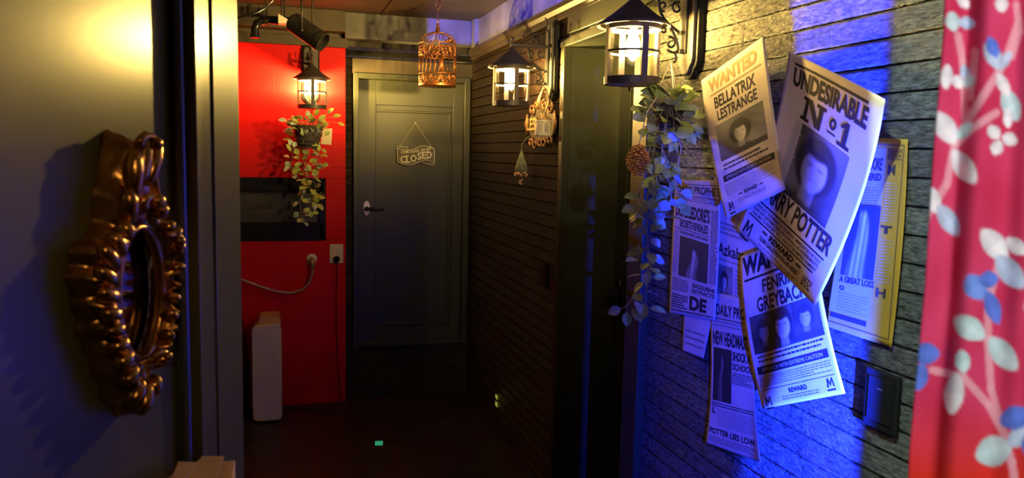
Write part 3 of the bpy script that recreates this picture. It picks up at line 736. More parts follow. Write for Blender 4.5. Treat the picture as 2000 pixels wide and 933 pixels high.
def bust(cx=.5, cy=.45, s=1.0, hair=1.0, bg=.10, tone=.55, seed=0, ax=1.0):
    """plain nondescript sitter: pale face oval lit from one side, dark hair, dark coat"""
    def f(x, y):
        X_, Y_ = (x-cx)/s*ax, (y-cy)/s
        v = bg*(1+.6*math.sin(x*5+seed)*math.sin(y*4+seed*2))+.02*random.uniform(-1, 1)
        hr = math.hypot(X_/(.19*(.6+.4*hair)), (Y_+.04)/.25); v = v+(.025-v)*(1-sst(.85, 1.1, hr))
        sh = sst(.20, .30, Y_-.9*max(0, abs(X_)-.10)*.5); v = v+(.04-v)*sh*(1-sst(.36, .44, abs(X_)))
        nk = (1-sst(.05, .075, abs(X_)))*sst(.12, .16, Y_)*(1-sst(.26, .32, Y_)); v = v+(tone*.55-v)*nk
        fr = math.hypot(X_/.115, (Y_-.01)/.18); m = 1-sst(.86, 1.08, fr)
        face = tone*(1.05-.55*sst(-.02, .10, -X_))
        face *= 1-.55*(gs(X_, Y_, -.045, -.03, .028, .016)+gs(X_, Y_, .045, -.03, .028, .016))-.3*gs(X_, Y_, 0, .085, .035, .012)-.25*gs(X_, Y_, -.015, .03, .014, .04)
        fringe = sst(-.07, -.11, Y_+.25*abs(X_))
        v = v+(face-v)*m*(1-fringe)
        return max(.01, min(.85, v))
    return f
def veil(cx=.5, top=.1, bottom=.95, wd=.2, tone=.42, bg=.03):
    def f(x, y):
        t = max(0, min(1, (y-top)/(bottom-top))); inside = max(0, min(1, (y-top)*12))
        ww = wd*(.55+.75*t); v = bg+tone*inside*math.exp(-((x-cx-.05*math.sin(t*5))/ww)**4)*(.75+.35*math.sin(x*38+t*3))*(1-.35*t)
        return max(.01, min(.8, v))
    return f
paper_origin = (0, 0, 0)
def sheet(name, paper, label, cat, group, m='paper', m2=None, nu=28, nv=36):
    global paper_origin
    c = paper.pt(.5, .5); paper_origin = tuple(c)
    root = empty(name, c, 0, label, cat, group)
    b = MB(); b.grid(lambda u, v: paper.pt(u, v)-c, nu, nv)
    o = b.build('sheet', M[m], root, smooth=True, fixn=False, solid=.0003)
    return root
def finish(mb, root, name='lettering', mats=None):
    c = root.location; mb.v = [(x-c.x, y-c.y, z-c.z) for x, y, z in mb.v]
    return mb.build(name, mats or [M['ink'], M['fade_ink'], M['grey_ink']], root, fixn=False)
POST = 'posters on the near right wall'; NEWS = 'newspaper pages on the near right wall'
def emblem(mb, mp, u, v, s, mi=0):
    for poly in ([(0, .8), (.18, 0), (.36, 0), (.22, .8)], [(.18, 0), (.36, 0), (.56, .55), (.48, .75)], [(.48, .75), (.56, .35), (.78, 0), (.92, 0)], [(.78, 0), (.92, 0), (1.02, .8), (.84, .8)]):
        poly2d(mb, mp, [(u+s*a, v+s*.8*b_) for a, b_ in poly])
    bar(mb, mp, u-.05*s, v+s*.78, u+1.05*s, v+s*.90, 1, mi)

# G lowest loose sheet
p = Paper([(1338, 560, .004), (1400, 575, .004), (1374, 700, .008), (1333, 684, .008)])
r_ = sheet('newspaper_page', p, 'small plain corner of paper poking out below the leftmost newspaper page', 'newspaper', NEWS, 'news')
mb = MB(); mp = lambda u, v: p.pt(u, v, .0006); small_print(mb, mp, .1, .62, .9, .92, 3, 5, 2, .3); finish(mb, r_, 'print')
# H middle page behind the others
p = Paper([(1395, 345, .005), (1480, 372, .006), (1476, 640, .008), (1388, 610, .006)])
r_ = sheet('newspaper_page', p, 'newspaper page with blackletter heading, half hidden between the three posters', 'newspaper', NEWS, 'news')
mb = MB(); mp = lambda u, v: p.pt(u, v, .0006)
put_text(mb, mp, 'Azkaban', .14, .46, .85, .55, .02); bar(mb, mp, .1, .58, .9, .585); small_print(mb, mp, .14, .30, .85, .40, 3, 6, 2); small_print(mb, mp, .55, .62, .92, .9, 9, 8, 2, .4)
finish(mb, r_); photo('photograph', p, .12, .62, .5, .86, bust(.5, .5, 1.2, 1, .2, .5, 3), r_)
# F amber page at the right
p = Paper([(1668, 268, .004), (1773, 272, .006), (1741, 679, .006), (1612, 636, .006)], mids={'r': (1763, 470, .006)})
r_ = sheet('newspaper_page', p, 'amber-edged newspaper page at the right, above the black switch plate', 'newspaper', NEWS, 'amber')
mb = MB(); mp = lambda u, v: p.pt(u, v, .0004)
mb.grid(lambda a, c: p.pt(-.0+.62*a+.02, .05+.86*c, .0004), 10, 24); finish(mb, r_, 'grey_column', [mat('grey_newsprint', (.26, .205, .15), .85, spec=.1, var=.1)])
mb = MB(); mp = lambda u, v: p.pt(u, v, .0009)
put_text(mb, mp, 'DUMBLEDORE', -.25+.3, .10, .60, .165, .03); put_text(mb, mp, 'REMEMBERED', .05, .18, .60, .215, .03)
put_text(mb, mp, 'M', .70, .13, .82, .185, .02); put_text(mb, mp, 'T', .66, .435, .84, .475, .06); put_text(mb, mp, 'H', .70, .74, .84, .785, .03); put_text(mb, mp, 'O', .14, .765, .22, .79, .05)
put_text(mb, mp, 'A GREAT LOSS', .12, .715, .66, .748, .04)
small_print(mb, mp, .08, .25, .58, .34, 7, 4, 2, .35); small_print(mb, mp, .14, .80, .62, .90, 7, 9, 2, .35); small_print(mb, mp, .68, .05, .92, .11, 6, 12, 0, .6)
small_print(mb, mp, .68, .22, .88, .42, 14, 14, 2, .3); small_print(mb, mp, .68, .5, .88, .72, 14, 15, 2, .3)
bar(mb, mp, .06, .915, .62, .94); bar(mb, mp, .05, .03, .95, .034); bar(mb, mp, .05, .965, .95, .968); bar(mb, mp, .945, .03, .955, .966, 1); finish(mb, r_)
photo('photograph', p, .13, .34, .64, .71, veil(.48, .06, 1.0, .2, .40, .02), r_, .0012)
# C left page
p = Paper([(1320, 350, .006), (1407, 352, .010), (1396, 626, .012), (1307, 610, .008)], mids={'l': (1313, 470, .012), 'r': (1404, 500, .016)})
r_ = sheet('newspaper_page', p, 'leftmost newspaper page with a dark square photo of a small white figure', 'newspaper', NEWS, 'news')
mb = MB(); mp = lambda u, v: p.pt(u, v, .0006)
put_text(mb, mp, 'DAILY PROPHET', .06, .05, 1.0, .105, .03); bar(mb, mp, .04, .125, .98, .13); bar(mb, mp, .04, .035, .98, .04); small_print(mb, mp, .06, .135, .96, .17, 2, 1, 2, .4)
put_text(mb, mp, "DUMBLEDORE'S", .05, .20, .80, .30, .04); put_text(mb, mp, 'SECRETS REVEALED', .16, .315, .78, .375, .03); bar(mb, mp, .04, .385, .8, .39)
put_text(mb, mp, 'TRAGIC PAST LAID BARE', .16, .40, .78, .425, .02); small_print(mb, mp, .83, .20, .97, .72, 40, 2, 0, .45); small_print(mb, mp, .05, .40, .14, .72, 22, 3, 2, .4)
put_text(mb, mp, 'EXCLUSIVE', .50, .755, .96, .785, .04); put_text(mb, mp, 'EXTRACTS', .50, .795, .96, .825, .03); put_text(mb, mp, 'DE', .46, .85, .82, .955, .05)
small_print(mb, mp, .05, .75, .42, .84, 7, 13, 0, .45); small_print(mb, mp, .05, .86, .42, .96, 6, 16, 0, .6); small_print(mb, mp, .05, .965, .95, .985, 1, 17, 0, .5); finish(mb, r_)
photo('photograph', p, .18, .44, .80, .73, veil(.5, .25, .98, .12, .55, .03), r_)
# E lower long page
p = Paper([(1386, 568, .010), (1482, 588, .012), (1487, 903, .022), (1378, 864, .016)], mids={'l': (1388, 740, .006), 'r': (1474, 760, .016)})
r_ = sheet('newspaper_page', p, 'lowest newspaper page, long and dark blue lit with a tall dark photo', 'newspaper', NEWS, 'news')
mb = MB(); mp = lambda u, v: p.pt(u, v, .0006)
put_text(mb, mp, 'DAILY PROPHET', .14, .055, 1.12*.95, .115, .03); bar(mb, mp, .04, .13, .96, .135); small_print(mb, mp, .06, .14, .9, .18, 2, 21, 2, .4)
put_text(mb, mp, 'NEW HEADMASTER', .06, .20, .97, .28, .04); put_text(mb, mp, 'SHOCK AT', .52, .30, .96, .355, .04); put_text(mb, mp, 'SCHOOL', .52, .37, .96, .41, .03); small_print(mb, mp, .52, .425, .96, .50, 6, 22, 0, .45)
put_text(mb, mp, 'L', .08, .685, .16, .73, .03); small_print(mb, mp, .06, .645, .96, .68, 2, 23, 0, .5); small_print(mb, mp, .2, .69, .96, .82, 9, 24, 2, .4); put_text(mb, mp, 'POTTER LIES LOW', .05, .845, .95, .895, .04)
small_print(mb, mp, .05, .91, .95, .97, 4, 25, 0, .4); finish(mb, r_)
photo('photograph', p, .07, .295, .5, .635, veil(.45, .1, .6, .07, .22, .015), r_)
# D wanted poster, lower
p = Paper([(1446, 500, .018), (1588, 446, .020), (1651, 768, .030), (1490, 798, .022)], mids={'r': (1610, 600, .030), 'l': (1458, 650, .034)})
r_ = sheet('wanted_poster', p, 'lower wanted poster with a wide group photo, tucked beneath the tilted poster', 'poster', POST, 'paper')
mb = MB(); mp = lambda u, v: p.pt(u, v, .0006)
put_text(mb, mp, 'WANTED', .03, .02, .92, .145, .05); bar(mb, mp, .05, .165, .95, .18); put_text(mb, mp, 'FENRIR', .30, .20, .72, .285, .025); put_text(mb, mp, 'GREYBACK', .20, .305, .85, .40, .025)
small_print(mb, mp, .1, .665, .95, .72, 2, 31, 0, .4); bar(mb, mp, .06, .735, .94, .785)
bar(mb, mp, .05, .885, .95, .888); put_text(mb, mp, 'REWARD', .40, .905, .62, .935, .04); small_print(mb, mp, .3, .945, .75, .975, 2, 33, 2, .4); small_print(mb, mp, .06, .80, .94, .87, 5, 34, 2, .35); emblem(mb, mp, .06, .93, .09); emblem(mb, mp, .84, .90, .08)
finish(mb, r_)
mb = MB(); put_text(mb, lambda u, v: p.pt(u, v, .0012), 'APPROACH WITH EXTREME CAUTION', .12, .748, .88, .772, .0); finish(mb, r_, 'banner_lettering', [M['paper']])
g3 = [bust(.2, .5, 1.2, 1, .06, .3, 1, 1.9), bust(.48, .48, 1.7, .8, .06, .75, 2, 1.9), bust(.80, .45, 1.2, 1, .06, .4, 5, 1.9)]
photo('photograph', p, .07, .41, .95, .655, lambda x, y: g3[0](x, y) if x < .32 else (g3[1](x, y) if x < .64 else g3[2](x, y)), r_)
# B tilted poster
p = Paper([(1540, 100, .045), (1729, 194, .105), (1592, 597, .062), (1440, 446, .040)], mids={'r': (1678, 400, .060), 'l': (1508, 262, .040), 't': (1630, 142, .072)})
r_ = sheet('wanted_poster', p, 'largest poster, tilted, headed UNDESIRABLE over a tall dark portrait', 'poster', POST, 'paper', nu=36, nv=44)
mb = MB(); mp = lambda u, v: p.pt(u, v, .0007)
bar(mb, mp, .09, .048, .86, .064, 16); put_text(mb, mp, 'UNDESIRABLE', .09, .075, .88, .185, .04)
SN = [[(0, 0), (.42, 0), (.80, .66), (.80, .14), (.66, .14), (.66, 0), (1.12, 0), (1.12, .14), (1.0, .14), (1.0, 1), (.74, 1), (.28, .22), (.28, .86), (.42, .86), (.42, 1), (0, 1), (0, .86), (.12, .86), (.12, .14), (0, .14)]]
def shape(poly, u0, v0, du, dv): 
    bm = bmesh.new(); vv = [bm.verts.new((x, y, 0)) for x, y in poly]; bm.faces.new(vv); bm.normal_update(); bmesh.ops.triangulate(bm, faces=bm.faces); bm.verts.index_update()
    mb.add([mp(u0+du*v.co.x, v0+dv*v.co.y) for v in bm.verts], [tuple(v.index for v in f.verts) for f in bm.faces]); bm.free()
shape(SN[0], .24, .205, .22, .125)
put_text(mb, mp, 'o', .54, .225, .61, .285, .03); bar(mb, mp, .53, .298, .62, .306, 2)
shape([(.1, .2), (.42, 0), (.68, 0), (.68, .86), (.95, .86), (.95, 1), (.05, 1), (.05, .86), (.36, .86), (.36, .24), (.1, .34)], .64, .205, .14, .125)
put_text(mb, mp, 'HARRY POTTER', .08, .705, .92, .795, .03); bar(mb, mp, .06, .812, .90, .820, 16); bar(mb, mp, .06, .893, .86, .900, 16)
for i, s_ in enumerate(('CONTACT THE MINISTRY OF MAGIC IMMEDIATELY IF YOU', 'HAVE ANY INFORMATION CONCERNING HIS WHEREABOUTS', 'FAILURE TO REPORT WILL RESULT IN IMPRISONMENT')):
    put_text(mb, mp, s_, .09, .829+.0215*i, .88, .844+.0215*i, .02)
put_text(mb, mp, 'REWARD', .36, .906, .66, .935, .06); bar(mb, mp, .27, .914, .33, .924, 2); bar(mb, mp, .69, .914, .75, .924, 2); put_text(mb, mp, '10,000 GALLEONS ON HIS HEAD', .27, .942, .74, .966, .03); small_print(mb, mp, .28, .972, .74, .982, 1, 41, 2, .6)
emblem(mb, mp, .06, .925, .10); small_print(mb, mp, .80, .93, .90, .975, 4, 42, 0, .6); finish(mb, r_)
pb = bust(.54, .48, 1.55, 1.0, .14, .55, 4, .78)
photo('photograph', p, .20, .345, .80, .70, lambda x, y: (.50 if (abs(x-.07) < .02 or abs(y-.18) < .015 or abs(y-.5) < .015) and x < .16 else (.56 if x < .14 else pb(x, y))), r_, .0007, 90)
# A upper left poster
p = Paper([(1370, 157, .050), (1492, 70, .080), (1534, 370, .075), (1418, 427, .060)], mids={'r': (1512, 225, .078), 'l': (1388, 290, .050)})
r_ = sheet('wanted_poster', p, 'upper wanted poster with faded heading, nearest to the wall lantern', 'poster', POST, 'paper')
mb = MB(); mp = lambda u, v: p.pt(u, v, .0007)
put_text(mb, mp, 'WANTED', .11, .035, .88, .125, .05, 1); bar(mb, mp, .12, .145, .92, .155, 12, 1)
put_text(mb, mp, 'BELLATRIX', .18, .175, .82, .255, .02); put_text(mb, mp, 'LESTRANGE', .20, .272, .82, .345, .02)
small_print(mb, mp, .16, .645, .86, .70, 2, 51, 0, .45); bar(mb, mp, .12, .725, .93, .768, 14); small_print(mb, mp, .12, .785, .9, .85, 5, 52, 2, .3)
put_text(mb, mp, 'REWARD', .40, .872, .62, .900, .04); bar(mb, mp, .31, .882, .37, .890, 2); bar(mb, mp, .65, .882, .71, .890, 2); small_print(mb, mp, .28, .912, .74, .94, 2, 53, 2, .4); emblem(mb, mp, .10, .91, .09); bar(mb, mp, .12, .858, .92, .860, 8); finish(mb, r_)
mb = MB(); put_text(mb, lambda u, v: p.pt(u, v, .0013), 'APPROACH WITH EXTREME CAUTION', .17, .735, .88, .757, .0); finish(mb, r_, 'banner_lettering', [M['paper']])
pa = bust(.5, .48, 1.3, 1.5, .18, .62, 7, 1.25)
photo('photograph', p, .14, .37, .88, .625, lambda x, y: pa(x, y) if y < .86 else .05, r_)

# ------------------------------------------------------------------ curtain in front
CYP = .52
prof_l = [(1846, -80), (1843, 60), (1833, 180), (1824, 280), (1814, 430), (1806, 560), (1795, 680), (1785, 780), (1776, 880), (1770, 1010), (1762, 1200), (1700, 2700)]
def edge_px(py):
    for (x0, y0), (x1, y1) in zip(prof_l, prof_l[1:]):
        if y0 <= py <= y1: return x0+(x1-x0)*(py-y0)/(y1-y0)
    return prof_l[-1][0]
LEAF = ((.50, .74, .76), (.72, .80, .84), (.45, .62, .80)); BLU = ((.10, .20, .72), (.16, .32, .85)); PK = (.80, .42, .50)
motifs = []                                       # (kind, cx, cy, length, width, angle, colour) in photo pixels on the cloth plane
def mo(cx, cy, ln, wd, ang, col): motifs.append((cx, cy, ln, wd, R(ang), col))
for a in ((1860, 42, 40, 28, 80, 0), (1888, 45, 38, 26, 10, 2), (1882, 4, 34, 24, 40, 1), (1955, 8, 34, 26, 90, 1), (1870, 160, 30, 24, 60, 1), (1893, 158, 30, 24, 120, 0), (1884, 140, 28, 22, 80, 2), (1940, 110, 62, 32, 62, 2), (1962, 118, 44, 20, -58, 2),
          (1848, 150, 50, 24, 95, 1), (1846, 250, 74, 42, 60, 1), (1882, 325, 80, 42, 55, 1), (1884, 255, 44, 24, -45, 0), (1974, 205, 70, 40, 65, 0), (1958, 165, 50, 24, 65, 1), (1968, 230, 40, 22, 90, 1), (1940, 258, 32, 26, 60, 1), (1972, 272, 34, 28, 20, 1), (1946, 288, 32, 26, 110, 1),
          (1822, 390, 52, 30, 80, 1), (1852, 430, 74, 38, 55, 2), (1942, 478, 80, 46, 50, 1), (1972, 530, 84, 46, 50, 2), (1985, 480, 50, 30, 40, 1), (1893, 640, 70, 46, 35, 0), (1958, 690, 84, 46, 50, 0), (1880, 705, 46, 30, 85, 0), (1864, 768, 84, 38, 98, 1), (1940, 880, 76, 62, -20, 0), (1992, 850, 60, 40, -40, 2)):
    mo(a[0], a[1], a[2], a[3], a[4], LEAF[a[5]])
for a in ((1938, 92, 44, 24, 70), (1905, 560, 56, 46, 60), (1938, 600, 70, 34, 70), (1808, 690, 56, 44, 0), (1796, 735, 56, 34, 100), (1982, 815, 62, 48, -20), (1930, 545, 40, 34, 0)):
    mo(*a, BLU[int(a[0]) % 2])
stems_ = [((1870, 70), (1880, 120), (1886, 230)), ((1990, 40), (1965, 110), (1950, 140), (1900, 220), (1865, 285)), ((1865, 285), (1900, 250), (1945, 220)), ((1862, 290), (1848, 360), (1815, 410), (1790, 470)), ((1930, 540), (1928, 660), (1935, 760), (1960, 840)), ((1820, 722), (1880, 735), (1930, 790), (1960, 845)), ((1960, 845), (1975, 900), (1985, 960)), ((1955, 500), (1940, 545), (1928, 600)), ((1985, 10), (1992, 60), (1975, 110)), ((1905, 100), (1900, 150), (1895, 190))]
for dx_, dy_ in ((215, 130), (10, 960), (225, 1090)):      # the print repeats over the rest of the cloth
    motifs += [(a+dx_, b_+dy_, c, d, e, f_) for a, b_, c, d, e, f_ in motifs[:38]]
    stems_ += [tuple((x+dx_, y+dy_) for x, y in st) for st in stems_[:10]]
def cloth_col(x, y):
    t = max(0, min(1, (y-780)/160))*(1-max(0, min(1, (y-1100)/200))); base = [a*(1-t)+c*t for a, c in zip((.62, .035, .105), (.72, .040, .018))]
    n = .5+.5*math.sin(x*.031+2.1*math.sin(y*.011))*math.cos(y*.017+x*.008)
    base = [base[0]*(.92+.16*n), base[1]+.03*n*(1-t), base[2]+.07*n*(1-t)]
    for st in stems_:
        if not (min(p_[1] for p_ in st)-12 < y < max(p_[1] for p_ in st)+12): continue
        for (x0, y0), (x1, y1) in zip(st, st[1:]):
            dx, dy = x1-x0, y1-y0; q = max(0, min(1, ((x-x0)*dx+(y-y0)*dy)/(dx*dx+dy*dy))); d = math.hypot(x-x0-q*dx, y-y0-q*dy)
            k = max(0, min(1, (9-d)/3)); base = [a*(1-k*.85)+c*k*.85 for a, c in zip(base, PK)]
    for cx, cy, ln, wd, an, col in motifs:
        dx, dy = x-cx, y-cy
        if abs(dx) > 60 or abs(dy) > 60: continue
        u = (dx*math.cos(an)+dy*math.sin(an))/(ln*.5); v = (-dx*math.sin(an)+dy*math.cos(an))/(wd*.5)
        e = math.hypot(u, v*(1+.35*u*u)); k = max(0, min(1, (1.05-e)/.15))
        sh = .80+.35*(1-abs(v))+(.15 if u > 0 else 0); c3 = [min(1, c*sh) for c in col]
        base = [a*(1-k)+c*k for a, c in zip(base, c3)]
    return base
NU, NV = 110, 620
mb = MB(); px_of = []
def cfn(u, v):
    py = -90+2650*v; x0 = edge_px(py); px = x0+(2230-x0)*u
    fold = .014*math.sin(u*9.5+.5*math.sin(v*3)+.4)+.008*math.sin(u*21+v*2)
    px_of.append((px, py)); p = at(px, py, 1, CYP+fold*min(1, u*6+.25)+.02*math.exp(-u*14)); return p
mb.grid(cfn, NU, NV)
o = mb.build('curtain', M['fabric'], None, smooth=True, fixn=False, solid=.0012)
a_ = o.data.color_attributes.new('print', 'FLOAT_COLOR', 'POINT')
for i, (x, y) in enumerate(px_of): a_.data[i].color = (*cloth_col(x, y), 1)
tag(o, 'red floral curtain with pale blue flowers hanging at the right edge', 'curtain')
b = MB(); b.tube([(.42, CYP, 2.1), (1.21, CYP, 2.1)], .009, 12); 

# ------------------------------------------------------------------ gilt mirror on the left leaf
out_px = [(232, 268), (250, 259), (275, 262), (303, 272), (301, 296), (286, 322), (300, 352), (306, 385), (322, 425), (345, 440), (352, 480), (346, 525), (330, 545), (333, 585), (328, 640), (316, 690), (318, 700), (300, 735), (292, 775), (288, 812), (262, 808), (236, 792), (210, 745), (190, 705), (168, 650), (156, 590), (148, 545), (152, 495), (168, 468), (190, 456), (204, 430), (206, 395), (214, 355), (222, 310)]
def to_sz(px, py, off): 
    q = on_leaf(px, py, off); return ((q-P0).dot(pdir), q.z)
outp = [to_sz(x, y, .012+.022*max(0, min(1, (x-190)/120))) for x, y in out_px]
cs, cz = to_sz(276, 572, .022); e0 = to_sz(234, 572, .022)[0]; e1 = to_sz(318, 572, .022)[0]; ez = (to_sz(276, 446, .022)[1]-to_sz(276, 698, .022)[1])/2; es = (e1-e0)/2
NA, NR = 220, 18
def out_r(a):
    d = (math.cos(a), math.sin(a)); best = .05
    n = len(outp)
    for i in range(n):
        ax_, az = outp[i][0]-cs, outp[i][1]-cz; bx_, bz = outp[(i+1) % n][0]-cs, outp[(i+1) % n][1]-cz
        ex, ey = bx_-ax_, bz-az; den = d[0]*ey-d[1]*ex
        if abs(den) < 1e-12: continue
        t = (ax_*ey-az*ex)/den; s_ = (ax_*d[1]-az*d[0])/den
        if t > 0 and -1e-6 <= s_ <= 1+1e-6: best = max(best, t)
    return best
OR = [out_r(2*PI*i/NA) for i in range(NA)]
OR = [sum(OR[(i+k) % NA]*w_ for k, w_ in ((-1, .25), (0, .5), (1, .25))) for i in range(NA)]
mroot = empty('gilt_mirror', LP(cs, 0, cz), 0, 'ornate gilded oval mirror with rococo crest hanging on the left door', 'mirror')
O_ = Vector(LP(cs, 0, cz))
def mp3(s, n, z): return Vector(LP(s, n, z))-O_
b = MB(); vs_ = []; fs = []
for i in range(NA):
    a = 2*PI*i/NA; ri = 1/math.sqrt((math.cos(a)/es)**2+(math.sin(a)/ez)**2); ro = max(OR[i], ri+.012)
    for j in range(NR+1):
        t = j/NR; r = ri+(ro-ri)*t
        wid = ro-ri
        lobes = .5+.5*math.sin(a*22+t*2.0)
        leafy = .5+.5*math.sin(t*wid*120+1.5*math.sin(a*7))
        h = .010+.020*math.sin(PI*min(1, t*1.02))**.7+.014*lobes*sst(.35, .75, t)*(1-sst(.85, 1, t))+.003*leafy*math.sin(PI*t)
        if t < .12: h = .020-.006*math.cos(t/.12*PI)
        if j == NR: h = .001
        sc = 1+.05*t*(lobes-.5)
        vs_.append(mp3(cs+r*sc*math.cos(a), h, cz+r*sc*math.sin(a)))
for i in range(NA):
    for j in range(NR):
        k = (i+1) % NA; fs.append((i*(NR+1)+j, k*(NR+1)+j, k*(NR+1)+j+1, i*(NR+1)+j+1))
b.add(vs_, fs); b.build('frame', M['gold'], mroot, smooth=True, fixn=False)
b = MB()
def curl(px, py, rpx, a0, a1, rr, off=.035):
    c = to_sz(px, py, off); sc = 1.0/1530*1.02
    pts = [mp3(c[0]+1.9*rpx*sc*(1-.75*k/16)*math.cos(a0+(a1-a0)*k/16), off+.012*k/16, c[1]+rpx*sc*(1-.75*k/16)*math.sin(a0+(a1-a0)*k/16)) for k in range(17)]
    b.tube(pts, [rr*(1-.4*k/16) for k in range(17)], 8); b.ell(pts[-1], (rr*1.2,)*3, 10, 7)
for a in ((284, 276, 12, 1.2*PI, -.4*PI, .0060), (285, 392, 11, 1.4*PI, -.1*PI, .0075), (335, 468, 11, .8*PI, -.8*PI, .0055), (308, 694, 8, PI, -.3*PI, .0045)):
    b = MB(); curl(*a); b.build('scroll_ornament', M['gold'], mroot, smooth=True)
b = MB()
acc = 0
for i in range(NA):
    a = 2*PI*i/NA; ro = OR[i]; acc += ro*2*PI/NA
    if acc < .021: continue
    acc = 0; ri = 1/math.sqrt((math.cos(a)/es)**2+(math.sin(a)/ez)**2); left = math.cos(a) < .25
    q = ri+(ro-ri)*(.74 if left else .7); ln_ = max(.009, (ro-ri)*.29)
    rot = Matrix(((pdir.x, pdir.y, 0), (pn.x, pn.y, 0), (0, 0, 1))).transposed() @ Matrix.Rotation(-a+.35, 3, 'Y')
    b.ell(mp3(cs+q*math.cos(a), .034, cz+q*math.sin(a)), (ln_*1.05, .012, .0085 if left else .006), 12, 8, rot)
b.build('leaf_ornament', M['gold'], mroot, smooth=True)
b = MB(); b.tube([mp3(cs+es*1.02*math.cos(2*PI*k/64), .022, cz+ez*1.02*math.sin(2*PI*k/64)) for k in range(64)], .0045, 8, closed=True); b.build('inner_rim', M['gold'], mroot, smooth=True)
b = MB(); b.add([mp3(cs+es*1.01*math.cos(2*PI*k/64), .006, cz+ez*1.01*math.sin(2*PI*k/64)) for k in range(64)], [tuple(range(64))]); b.build('mirror_glass', M['mirror'], mroot)

# ------------------------------------------------------------------ cardboard carton standing by the jamb
def flap_pt(x, y, d): return at(x, y, 1, d)
q0, q1, q2, q3 = at(345, 945, 1, 1.02), at(395, 893, 1, 1.10), at(438, 893, 1, 1.10), at(418, 945, 1, 1.02)
cz_ = q0.z-.01
croot = empty('cardboard_carton', (q0.x+.02, 1.06, 0), 0, 'tall brown cardboard carton with open flaps at the bottom edge', 'carton')
b = MB(); x0, x1 = q0.x-.02-croot.location.x, q3.x-.0-croot.location.x
b.box(-.12, .045, -.05, .05, 0, cz_); b.build('body', M['carton'], croot, bevel=.002)
b = MB(); off = Vector(croot.location)
n = 12; pr = []
for k in range(n+1):
    t = k/n; a = q0.lerp(q1, t); c = q3.lerp(q2, t)+Vector((.0035*math.sin(t*PI*12), 0, 0)); pr += [a-off, c-off]
b.add(pr, [(2*i, 2*i+1, 2*i+3, 2*i+2) for i in range(n)]); b.build('flap', M['carton'], croot, solid=.004)
b = MB(); pts = [at(330, 950, 1, 1.0)-off, at(348, 903, 1, 1.06)-off, at(385, 905, 1, 1.06)-off, at(352, 950, 1, 1.0)-off]
b.add(pts, [(0, 1, 2, 3)]); b.build('flap', M['carton'], croot, solid=.004)

# ------------------------------------------------------------------ closed sign on the far door
SY = FY+.05-.024; sc0 = at(811, 296, 1, SY)
sroot = empty('closed_sign', (sc0.x, SY, sc0.z), 0, 'small scroll shaped sign reading CLOSED hung on the far door', 'sign')
def S(px, py, d=0): q = at(px, py, 1, SY); return Vector((q.x-sc0.x, -d, q.z-sc0.z))
Z = lambda x, y: (760+x*110/933, 230+y*110/933)
out = [(130, 475), (165, 470), (200, 482), (250, 485), (300, 478), (305, 530), (380, 530), (440, 510), (510, 475), (570, 462), (640, 468), (700, 490), (735, 505), (745, 530), (748, 740), (735, 775), (690, 778), (640, 765), (560, 755), (555, 715), (480, 735), (400, 770), (320, 785), (240, 770), (170, 745), (140, 725)]
b = MB(); pl = [Z(*p_) for p_ in out]
bm = bmesh.new(); vv = [bm.verts.new(S(*p_)) for p_ in pl]; f_ = bm.faces.new(vv); bm.normal_update(); bmesh.ops.triangulate(bm, faces=[f_]); bm.verts.index_update()
b.add([v.co for v in bm.verts], [tuple(v.index for v in f.verts) for f in bm.faces]); bm.free()
b.build('board', M['sign_back'], sroot, solid=.006)
b = MB(); b.tube([S(*Z(*p_), .004) for p_ in out], .0022, 6, closed=True)
for ln_ in ([(140, 505), (180, 520), (240, 530), (305, 530)], [(560, 700), (610, 695), (660, 705), (745, 745)], [(700, 490), (712, 500), (735, 505)], [(555, 715), (560, 700), (600, 690)]): b.tube([S(*Z(*p_), .004) for p_ in ln_], .0018, 6)
b.build('outline', M['sign_white'], sroot, smooth=True)
b = MB()
ch = [('C', 185, 275, 628, 745), ('L', 280, 350, 625, 745), ('O', 352, 452, 612, 730), ('S', 468, 530, 575, 695), ('E', 540, 610, 563, 672), ('D', 622, 702, 555, 675)]
for c_, x0, x1, y0, y1 in ch: put_text(b, lambda u, v: S(*Z(u, v), .0045), c_, x0, y0, x1, y1, .025)
for x, y in ((280, 628), (302, 628), (280, 743), (540, 567), (540, 670), (622, 560), (622, 672)): b.add([S(*Z(x-12, y-6), .0046), S(*Z(x+22, y-6), .0046), S(*Z(x+22, y+6), .0046), S(*Z(x-12, y+6), .0046)], [(0, 1, 2, 3)])
for x, y in ((168, 675), (712, 615)): b.add([S(*Z(x-9, y), .0046), S(*Z(x, y-9), .0046), S(*Z(x+9, y), .0046), S(*Z(x, y+9), .0046)], [(0, 1, 2, 3)])
put_text(b, lambda u, v: S(*Z(u, v), .0045), 'COME AGAIN, WE ARE', 195, 545, 690, 600, .02, 0, -62, 12)
b.build('lettering', M['sign_white'], sroot, fixn=False)
b = MB(); b.tube([S(*Z(175, 470), .003), S(*Z(432, 85), .003), S(*Z(705, 490), .003)], .0016, 6); b.build('cord', M['twine'], sroot)
b = MB(); b.lathe([(0, 0), (.003, 0), (.003, .008), (0, .008)], n=10); nz = S(*Z(432, 85)); b.v = [(nz.x+x, -z, nz.z+y) for x, y, z in b.v]; b.build('nail', M['steel'], sroot)

